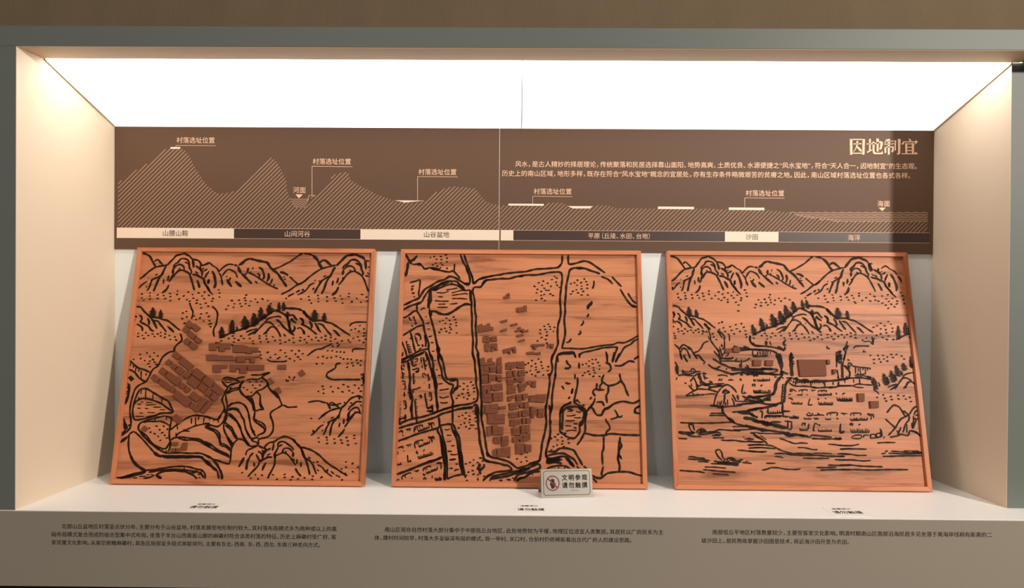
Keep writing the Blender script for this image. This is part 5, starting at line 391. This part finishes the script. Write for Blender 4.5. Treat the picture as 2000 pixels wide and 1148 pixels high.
r|95:445,956 490,942 542,936;74:542,936 612,933 682,930 717,923 743,906 759,881 767,846;62:562,1032 563,996 579,972 614,961 666,958 718,951 770,938 787,927;78:747,955 774,945 790,924;74:806,998 795,987 793,970 811,966;74:787,927 799,945 796,959;54:669,997 667,965;54:679,994 674,965;54:697,994 705,965;53:577,933 578,894 606,897 611,922;41:626,929 627,894;41:643,929 641,891;41:654,926 651,891;41:668,926 662,891;41:682,926 676,898;41:699,919 694,905;58:574,887 627,887 683,891;66:732,895 748,870;98:842,917 833,889 830,846;53:1088,965 1090,947 1108,947;70:300,870 327,853 354,835 388,822 416,808 457,801 499,798 551,798 646,799;66:340,906 349,871 354,835;58:356,871 426,871 437,885;53:355,853 415,854 491,851;45:450,854 468,872;53:496,865 493,808;53:502,851 530,858 556,876;70:267,831 290,810 314,800 359,786 393,773 434,766 480,773 550,770 644,768;53:314,800 353,818;45:387,790 395,808;53:422,792 499,791 645,792;45:484,780 645,782;57:416,811 457,805;66:482,808 484,836;74:529,830 542,809;127:758,909 765,867 766,821 764,797;86:736,902 748,867 753,832;74:764,797 769,769 757,744;127:764,793 762,758;106:757,748 731,719 719,692 714,664 701,636 680,625;74:770,786 794,772 811,772;53:761,748 778,737;65:517,812 545,802 604,799 674,803 743,796;98:621,802 709,800;61:533,784 585,778 637,775 706,765 762,762;74:532,763 584,767 654,768 741,761;49:654,768 690,775 743,789;127:842,910 835,857 834,804 834,752;66:839,874 857,882;66:838,850 856,857;66:836,832 858,843;85:834,745 801,717 785,689 778,647 772,602 763,571;53:792,741 837,741;65:759,571 753,526 751,499;77:837,738 861,734 895,724 947,718 999,725 1051,722 1121,726 1174,733 1227,744;98:865,748 863,714;106:895,728 947,725;57:811,713 827,696 857,686 910,686 954,683 996,676 1065,680 1117,681 1152,688 1222,692;85:961,680 996,676;85:1075,677 1110,681;61:856,714 854,693;61:957,714 958,687;69:1051,715 1052,684;65:1110,716 1108,695;65:1148,719 1142,688;49:881,721 880,710;49:919,717 918,704;49:822,727 828,717;49:840,727 845,713;85:701,632 662,622 592,611 523,607;126:680,618 661,601 626,590;126:575,604 619,587;85:522,593 556,583 608,577;146:609,594 625,573;126:647,594 681,591;77:503,565 555,569 607,573 645,563 693,560 728,567 760,574;105:686,553 728,560;77:518,517 553,528 605,535 657,543 710,557;97:553,525 595,532;45:657,536 655,512;53:604,518 621,508;73:347,547 349,516 358,496 384,468 417,441 451,425 495,415 545,402 620,385;105:377,472 427,438;53:264,550 305,546 364,544;53:265,498 327,499 358,496;53:257,484 326,485 361,482;57:59,435 134,432 272,433 358,438 421,441;52:117,425 123,398 132,381 146,371;65:117,425 144,422 150,398 156,381;56:46,374 97,371 159,368;60:46,370 80,360 149,361;85:132,371 156,368;65:166,365 174,382 195,392 218,389 235,375;125:187,378 225,379;56:176,371 235,372 287,379 322,390 373,387 424,384 465,384;56:173,361 217,358 269,366 311,376;44:283,372 331,371;44:286,359 337,359;48:268,352 326,349;52:274,335 353,336;44:409,411 460,411 505,412;52:414,390 493,391 562,399;56:329,322 369,319 421,320 472,313 523,314 557,311 615,311;52:477,340 487,344;48:486,330 514,330 544,327;52:104,351 148,344 199,345;56:44,330 103,327;52:105,209 132,210 176,203 217,200;56:101,196 158,193 209,190 250,187;48:168,180 240,177;48:434,256 485,253 536,247 611,244;60:287,251 296,228 312,205 332,188;56:287,251 315,258 331,235 333,215 343,198;64:274,184 311,178 345,178 380,185;52:339,185 357,202;64:363,188 370,202 398,205 421,189;124:380,195 407,195;52:397,185 438,189 469,196;56:294,171 362,172 430,176 458,183;44:485,184 505,183;52:464,176 525,170;44:526,369 554,370;56:564,375 550,361 576,341 616,321;44:564,375 595,368 619,369;44:511,287 573,291 614,291;44:514,270 572,274 613,274;72:495,422 563,405 648,389 716,379 756,373 789,356;64:749,373 782,350 834,357 885,351 929,344;64:804,363 845,367;84:865,360 885,351;52:845,364 913,354;60:929,344 937,358 988,355 1073,345;64:935,337 1003,335 1072,335;72:1072,335 1137,336;44:578,368 646,367 766,366;52:526,369 561,370;60:550,365 583,341 609,325 629,308 638,298;40:594,355 633,325;52:599,382 665,386;56:506,317 574,311 615,311;52:507,334 551,327;52:720,336 746,329 780,316 820,303 865,307 909,304;48:838,276 879,276 913,270 940,264 971,264;52:505,290 573,294 658,288 692,275 725,258 768,245 808,236;52:510,270 589,274 691,268;52:503,253 570,247 632,248;60:679,235 740,237 801,229 876,226 961,227 1045,221 1148,222;52:808,236 860,239 941,233;40:941,240 996,241 1064,238;48:681,218 712,215 738,208;52:868,209 942,207 1044,208;48:1042,301 1086,298 1136,292 1195,293;48:1117,269 1152,272 1193,273;48:1098,238 1149,239 1190,236;52:1078,201 1129,198 1186,199;48:1103,295 1154,292 1205,293 1250,303;52:1124,267 1186,271 1298,270;52:1115,238 1183,236 1233,229 1294,230;56:1086,221 1148,222;52:1112,198 1197,199 1264,193 1319,197;52:1370,311 1428,315 1493,315;52:1391,241 1422,244;64:1416,254 1437,261;52:1457,258 1525,255 1592,249 1660,253;40:1542,261 1644,261;52:1439,245 1557,242 1660,246;60:1399,224 1454,225 1539,229 1658,230;84:1592,249 1660,250;48:253,167 310,165 395,159 439,156;52:294,171 440,166;48:211,144 275,144 353,138;52:200,127 240,124 308,118 416,112;56:43,121 121,116 172,114 212,106;48:260,101 371,95;48:620,172 685,173;52:590,127 625,134 653,144 700,143 750,135 818,134 849,139;56:951,147 1023,148 1087,152;56:1031,164 1142,162 1184,166;60:977,131 1055,135 1181,136;56:1109,165 1177,166 1244,160 1345,157 1393,156;56:1106,135 1208,136 1309,134 1411,138 1560,139"""
# ------------------------------------------------------------------ carved wooden boards
BW, BL, BT, FW, REC = .8482, .8145, .018, .0155, .010
YB, TILT = .2858, math.atan2(.1783, .7948)
def catmull(P, step=2.2):
    out = []
    n = len(P)
    for i in range(n - 1):
        p0 = P[max(i - 1, 0)]; p1 = P[i]; p2 = P[i + 1]; p3 = P[min(i + 2, n - 1)]
        L = math.hypot(p2[0] - p1[0], p2[1] - p1[1]); k = max(1, min(8, int(L / step)))
        for j in range(k):
            t = j / k; t2, t3 = t * t, t * t * t
            out.append(tuple(.5 * (2 * b + (c - a) * t + (2 * a - 5 * b + 4 * c - d) * t2 + (-a + 3 * b - 3 * c + d) * t3) for a, b, c, d in zip(p0, p1, p2, p3)))
    out.append(P[-1]); return out
TH = .0006
def ribbon(bag, P, w):
    P = catmull(P); n = len(P)
    if n < 2: return
    acc = [0]
    for a, b in zip(P, P[1:]): acc.append(acc[-1] + math.hypot(b[0] - a[0], b[1] - a[1]))
    T = acc[-1]; Lf = []; Rt = []; ph = random.random() * 6
    for i, (x, z) in enumerate(P):
        a = P[max(i - 1, 0)]; b = P[min(i + 1, n - 1)]; dx, dz = b[0] - a[0], b[1] - a[1]; L = math.hypot(dx, dz) or 1
        e = min(acc[i], T - acc[i]); k = .55 + .45 * min(1, e / max(w * .9, .1)) 
        k *= 1 + .13 * math.sin(acc[i] / 5.5 + ph) + random.uniform(-.06, .06)
        h = w / 2 * k; Lf.append((x - dz / L * h, z + dx / L * h)); Rt.append((x + dz / L * h, z - dx / L * h))
    yt, yb = REC - TH, REC + .0003
    v = [(a / 1000, yt, b / 1000) for a, b in Lf] + [(a / 1000, yt, b / 1000) for a, b in Rt] + [(a / 1000, yb, b / 1000) for a, b in Lf] + [(a / 1000, yb, b / 1000) for a, b in Rt]
    f = []
    for i in range(n - 1):
        f += [(i, i + 1, n + i + 1, n + i), (2 * n + i, 2 * n + i + 1, i + 1, i), (n + i, n + i + 1, 3 * n + i + 1, 3 * n + i)]
    f += [(0, n, 3 * n, 2 * n), (n - 1, 3 * n - 1, 4 * n - 1, 2 * n - 1)]
    bag.add(v, f)
def poly_piece(P, y0, y1):
    b = Bag(); b.slab([(x / 1000, z / 1000) for x, z in P], y0, y1); return b
def pine(P):
    (x0, z0), (x1, _), (x2, z2), (x3, z3) = P
    w = abs(x1 - x0); n = max(4, min(14, int((z0 - z3) / 3.4))); rows = []
    for i in range(2 * n + 1):
        t = i / (2 * n); z = z0 + (z3 - z0) * t; cx = (x0 + x1) / 2 * (1 - t) + (x2 + x3) / 2 * t
        env = w * .5 * min(1, .35 + t * 1.4) * (1 if t < .8 else 1 - (t - .8) * 1.6)
        if i % 2: l, r = env * random.uniform(.7, 1.2), env * random.uniform(.7, 1.2)
        else: l, r = env * random.uniform(.3, .6), env * random.uniform(.3, .6)
        if i == 0: l = r = w * .06
        rows.append((cx - l, cx + r, z, random.uniform(-1, 1)))
    v = []; 
    for l, r, z, d in rows: v += [(l / 1000, REC - TH, (z + 1.0 * d) / 1000), (r / 1000, REC - TH, (z - 1.0 * d) / 1000), (l / 1000, REC + .0003, (z + 1.0 * d) / 1000), (r / 1000, REC + .0003, (z - 1.0 * d) / 1000)]
    f = []
    for i in range(len(rows) - 1):
        a = i * 4; b = a + 4
        f += [(a, a + 1, b + 1, b), (a + 2, a, b, b + 2), (a + 1, a + 3, b + 3, b + 1)]
    return v, f
NAMES = {'m': 'carved_mountains', 'r': 'carved_path', 'f': 'carved_fields'}
def cluster(items, gap):
    # joins strokes that touch or nearly touch, so that each separate carved motif is a part of its own
    n = len(items); par = list(range(n))
    def find(a):
        while par[a] != a: par[a] = par[par[a]]; a = par[a]
        return a
    S = [catmull(p, 6) for _, p in items]
    bb = [(min(a for a, _ in s), min(b for _, b in s), max(a for a, _ in s), max(b for _, b in s)) for s in S]
    for i in range(n):
        for j in range(i):
            A, B = bb[i], bb[j]
            if A[0] - gap > B[2] or B[0] - gap > A[2] or A[1] - gap > B[3] or B[1] - gap > A[3]: continue
            if find(i) == find(j): continue
            if any((a - c) ** 2 + (b - d) ** 2 < gap * gap for a, b in S[i] for c, d in S[j]): par[find(i)] = find(j)
    g = {}
    for i in range(n): g.setdefault(find(i), []).append(items[i])
    return list(g.values())
def arc(cx, cz, r, a0, a1, n=4): return [(cx + r * math.cos(math.radians(a0 + (a1 - a0) * i / n)), cz + r * math.sin(math.radians(a0 + (a1 - a0) * i / n))) for i in range(n + 1)]
def board(xc, data, seam0, label, rl=.001, rr_=.001):
    t = empty('carved_board', (xc - BW / 2, YB, .0041), (-TILT, 0, 0))
    tag(t, label, 'relief board', 'three carved village relief boards')
    # mitred frame
    B = [arc(rl, rl, rl, 225, 270) , arc(BW - rr_, rr_, rr_, 270, 315)]
    bl2, br2 = arc(rl, rl, rl, 180, 225), arc(BW - rr_, rr_, rr_, 315, 360)
    tl, tl2 = arc(rl, BL - rl, rl, 90, 135), arc(rl, BL - rl, rl, 135, 180)
    tr, tr2 = arc(BW - rr_, BL - rr_, rr_, 45, 90), arc(BW - rr_, BL - rr_, rr_, 0, 45)
    for nm, P, mt in (('frame_rail', B[0] + B[1] + [(BW - FW, FW), (FW, FW)], 'frame_h'), ('frame_rail', [(FW, BL - FW), (BW - FW, BL - FW)] + tr + tl, 'frame_h'),
                      ('frame_stile', [(FW, FW), (FW, BL - FW)] + tl2 + bl2, 'frame_v'), ('frame_stile', br2 + tr2 + [(BW - FW, BL - FW), (BW - FW, FW)], 'frame_v')):
        if nm == 'frame_stile': P = [(x, z) for x, z in P]
        b = Bag(); b.slab(P, 0, BT); o = b.build(nm, M[mt], t)
        bm = bmesh.new(); bm.from_mesh(o.data)
        ed = [e for e in bm.edges if all(v.co.y < 1e-6 for v in e.verts)]
        bmesh.ops.bevel(bm, geom=ed, offset=.0009, segments=2, affect='EDGES', profile=.5); bm.to_mesh(o.data); bm.free()
    # glued planks of the recessed panel
    z = seam0 / 1000
    cuts = [FW] + [seam0 / 1000 + .0712 * i for i in range(14) if FW + .006 < seam0 / 1000 + .0712 * i < BL - FW - .004] + [BL - FW]
    for a, b_ in zip(cuts, cuts[1:]):
        o = box('plank', FW, REC, a + .00016, BW - FW, BT - .002, b_ - .00016, M['plank'], t)
        o.location = (0, random.uniform(-.00012, .00012), 0)
    box('light_stop_sheet', FW, BT - .002, FW, BW - FW, BT - .0005, BL - FW, M['joint'], t)  # added dark sheet, blocks light leaking through the plank gaps
    n_r = 0; small = Bag()
    for ln in data.strip().split('\n'):
        k, body = ln.split('|'); items = []
        for it in body.split(';'):
            w = 0
            if ':' in it: w, it = it.split(':'); w = int(w) / 10
            items.append((w, [tuple(float(q) / 2 for q in a.split(',')) for a in it.split()]))
        if k[0] in 'mrf':
            for g in cluster(items, 3.2 if k[0] != 'f' else 2.6):
                ext = max(max(a for _, p in g for a, _ in p) - min(a for _, p in g for a, _ in p), max(b for _, p in g for _, b in p) - min(b for _, p in g for _, b in p))
                if ext < 15:
                    for w_, p in g: ribbon(small, p, w_)
                    continue
                b = Bag()
                for w_, p in g: ribbon(b, p, w_)
                nm = {'m': 'carved_ridge', 'r': 'carved_path', 'f': 'carved_field_furrows'}[k[0]]
                b.build(nm, M['carve'], t); n_r += 1
        elif k == 'd':
            b = Bag()
            for _, p in items:
                x, z = p[0]; a = random.uniform(3.8, 5.5); c = random.uniform(2.4, 3.5); an = random.choice((-.3, .1, .25, -.15, .4)); 
                v = []
                for i in range(8):
                    q = i * math.pi / 4 + .3; rr = random.uniform(.85, 1.12); X = a * math.cos(q) * rr; Z = c * math.sin(q) * rr
                    v.append(((x + X * math.cos(an) - Z * math.sin(an)) / 1000, (z + X * math.sin(an) + Z * math.cos(an)) / 1000))
                b.slab(v, REC - TH, REC + .0003)
            tag(b.build('carved_stipple', M['carve'], t), kind='stuff')
        elif k == 'p':
            for _, p in items:
                v, f = pine(p); mesh('carved_pine', v, f, M['carve'], t)
        elif k == 'b':
            for _, p in items: poly_piece(p, REC - TH, REC + .0003).build('carved_mark', M['carve'], t)
        elif k == 'h':
            for i, (_, p) in enumerate(items):
                hgt = .0078 + .0016 * ((i * 7) % 4) / 3
                o = poly_piece(p, REC - hgt, REC + .0002).build('house_block', M['house'], t)
                xs = [a for a, _ in p]; zs = [b for _, b in p]; wx, wz = max(xs) - min(xs), max(zs) - min(zs)
                if len(items) > 60 and len(p) < 9 and wx > 17 and wz > 14:      # stepped roofs of the dense town blocks
                    for (u0, u1, v0, v1) in (((.04, .5, .42, .94), (.56, .95, .08, .5)), ((.42, .95, .52, .94), (.05, .34, .1, .6)), ((.06, .94, .6, .92), (.3, .6, .1, .5)))[i % 3]:
                        q = [(min(xs) + wx * a_, min(zs) + wz * b_) for a_, b_ in ((u0, v0), (u1, v0), (u1, v1), (u0, v1))]
                        poly_piece(q, REC - hgt - .0016, REC - hgt + .0003).build('roof_step', M['house'], o)
                bm = bmesh.new(); bm.from_mesh(o.data)
                ed = [e for e in bm.edges if all(v.co.y < REC - hgt + 1e-5 for v in e.verts)]
                bmesh.ops.bevel(bm, geom=ed, offset=.0005, segments=1, affect='EDGES'); bm.to_mesh(o.data); bm.free()
    if small.v: tag(small.build('small_carved_strokes', M['carve'], t), kind='stuff')
    return t
board(-.90405, BOARD_1, 9, 'leftmost framed wooden relief board, carved hills and terraced stream with rows of village blocks', rr_=.009)
board(.03204, BOARD_2, 9, 'middle framed wooden relief board, carved street map with tall village block cluster and furrowed fields')
board(.96722, BOARD_3, 24, 'rightmost framed wooden relief board, carved hills above winding river, boats and one large square block', rl=.010)

# ------------------------------------------------------------------ standing notice on the ledge
st = empty('standing_notice', (.1843, .1862, 0), (0, 0, .105)); tag(st, 'small brushed metal tent notice with red no-touching symbol, standing before the middle board', 'sign')
HW, LN, HT = .0825, .022, .0865
def tent(u, v, d=0): # u across, v up along the front face (0..1), d proud of it
    return (u, -.0 + LN * v - d, HT * v)
th = .0012
v = [(-HW, 0, 0), (HW, 0, 0), (HW - .001, LN, HT), (-HW + .001, LN, HT), (-HW, th, 0), (HW, th, 0), (HW - .001, LN + th, HT - .0004), (-HW + .001, LN + th, HT - .0004)]
Q = [(0, 1, 2, 3), (4, 7, 6, 5), (0, 4, 5, 1), (1, 5, 6, 2), (2, 6, 7, 3), (3, 7, 4, 0)]
mesh('front_plate', v, Q, M['metal'], st)
v = [(-HW + .001, LN + .0002 + th, HT), (HW - .001, LN + .0002 + th, HT), (HW, 2 * LN + .03, 0), (-HW, 2 * LN + .03, 0)]
v += [(x_, y_ + th, z_) for x_, y_, z_ in v]
mesh('rear_plate', v, Q, M['metal'], st)
def fp(px, py, d=.0003):
    # drawing units of the notice: centre (982, 368), 0.2455 mm a unit
    u = (px - 982) * .0002455; vv = ((548 - py) * .000247) / HT
    return tent(u, vv, d)
def flat(name, polys, mat, d=.0003):
    b = Bag()
    for p in polys: b.add([fp(x_, y_, d) for x_, y_ in p], [tuple(range(len(p)))])
    return b.build(name, mat, st)
def rr(x0, y0, x1, y1, r, n=6):
    P = []
    for cx, cy, a0 in ((x1 - r, y0 + r, -90), (x1 - r, y1 - r, 0), (x0 + r, y1 - r, 90), (x0 + r, y0 + r, 180)):
        for i in range(n + 1):
            a = math.radians(a0 + 90 * i / n); P.append((cx + r * math.cos(a), cy + r * math.sin(a)))
    return P
def ringb(name, A, B_, mat, d=.0003):
    n = len(A); b = Bag(); b.add([fp(*q, d) for q in A] + [fp(*q, d) for q in B_], [(i, (i + 1) % n, n + (i + 1) % n, n + i) for i in range(n)])
    return b.build(name, mat, st)
ringb('border_line', rr(676, 218, 1288, 516, 34), rr(682, 224, 1282, 510, 29), M['ink'])
circ = lambda r: [(798 + r * math.cos(i * math.pi / 20), 368 + r * 1.03 * math.sin(i * math.pi / 20)) for i in range(40)]
ringb('prohibition_ring', circ(91), circ(78), M['red'], .0004)
flat('hand_symbol', [[(776, 318), (818, 318), (822, 340), (822, 372), (838, 360), (834, 385), (816, 432), (782, 436), (772, 400), (758, 380), (764, 366), (774, 372)], [(772, 298), (815, 298), (815, 303), (772, 303)]], M['ink'], .0003)
flat('prohibition_bar', [[(728, 316), (741, 305), (866, 420), (853, 432)]], M['red'], .0005)
def ntext(s, x0, x1, yc, bold):
    v, f, L = text_flat(s, bold); sc = (x1 - x0) / L
    return mesh('lettering', [fp(x0 + a * sc, yc - (b_ - .38) * sc, .0003) for a, b_ in v], f, M['ink'], st, fix=False)
for s, yc in (('文明参观', 303), ('请勿触摸', 395)):
    for i, ch in enumerate(s): ntext(ch, 916 + i * 87, 916 + i * 87 + 76, yc, .055)
ntext('Thank you', 1035, 1140, 457, 0)

# ------------------------------------------------------------------ labels lying on the ledge
for x0, x1, y0, y1, lab in ((-.966, -.860, .014, .096, 'white paper label lying on the ledge before the leftmost board'),
                            (.0155, .118, .014, .114, 'white paper label lying on the ledge before the middle board, left of the metal notice'),
                            (.957, 1.068, .018, .112, 'white paper label lying on the ledge before the rightmost board')):
    o = empty('paper_label', ((x0 + x1) / 2, y0, 0)); tag(o, lab, 'label', 'labels lying on the ledge')
    W2 = (x1 - x0) / 2; Dp = y1 - y0
    box('paper_sheet', -W2, 0, .0001, W2, Dp, .0006, M['sticker'], o)
    for s, u0, u1, yy, mt, bd, ys in (('温馨提示', -W2 * .62, W2 * .45, Dp * .78, 'brownink', .02, 1.0), ('请勿触摸', -W2 * .8, W2 * .8, Dp * .42, 'brownink', .035, 1.3)):
        v, f, L = text_flat(s, bd); sc = (u1 - u0) / L
        mesh('lettering', [(u0 + a * sc, yy + (b_ - .38) * sc * ys, .0008) for a, b_ in v], f, M[mt], o, fix=False)
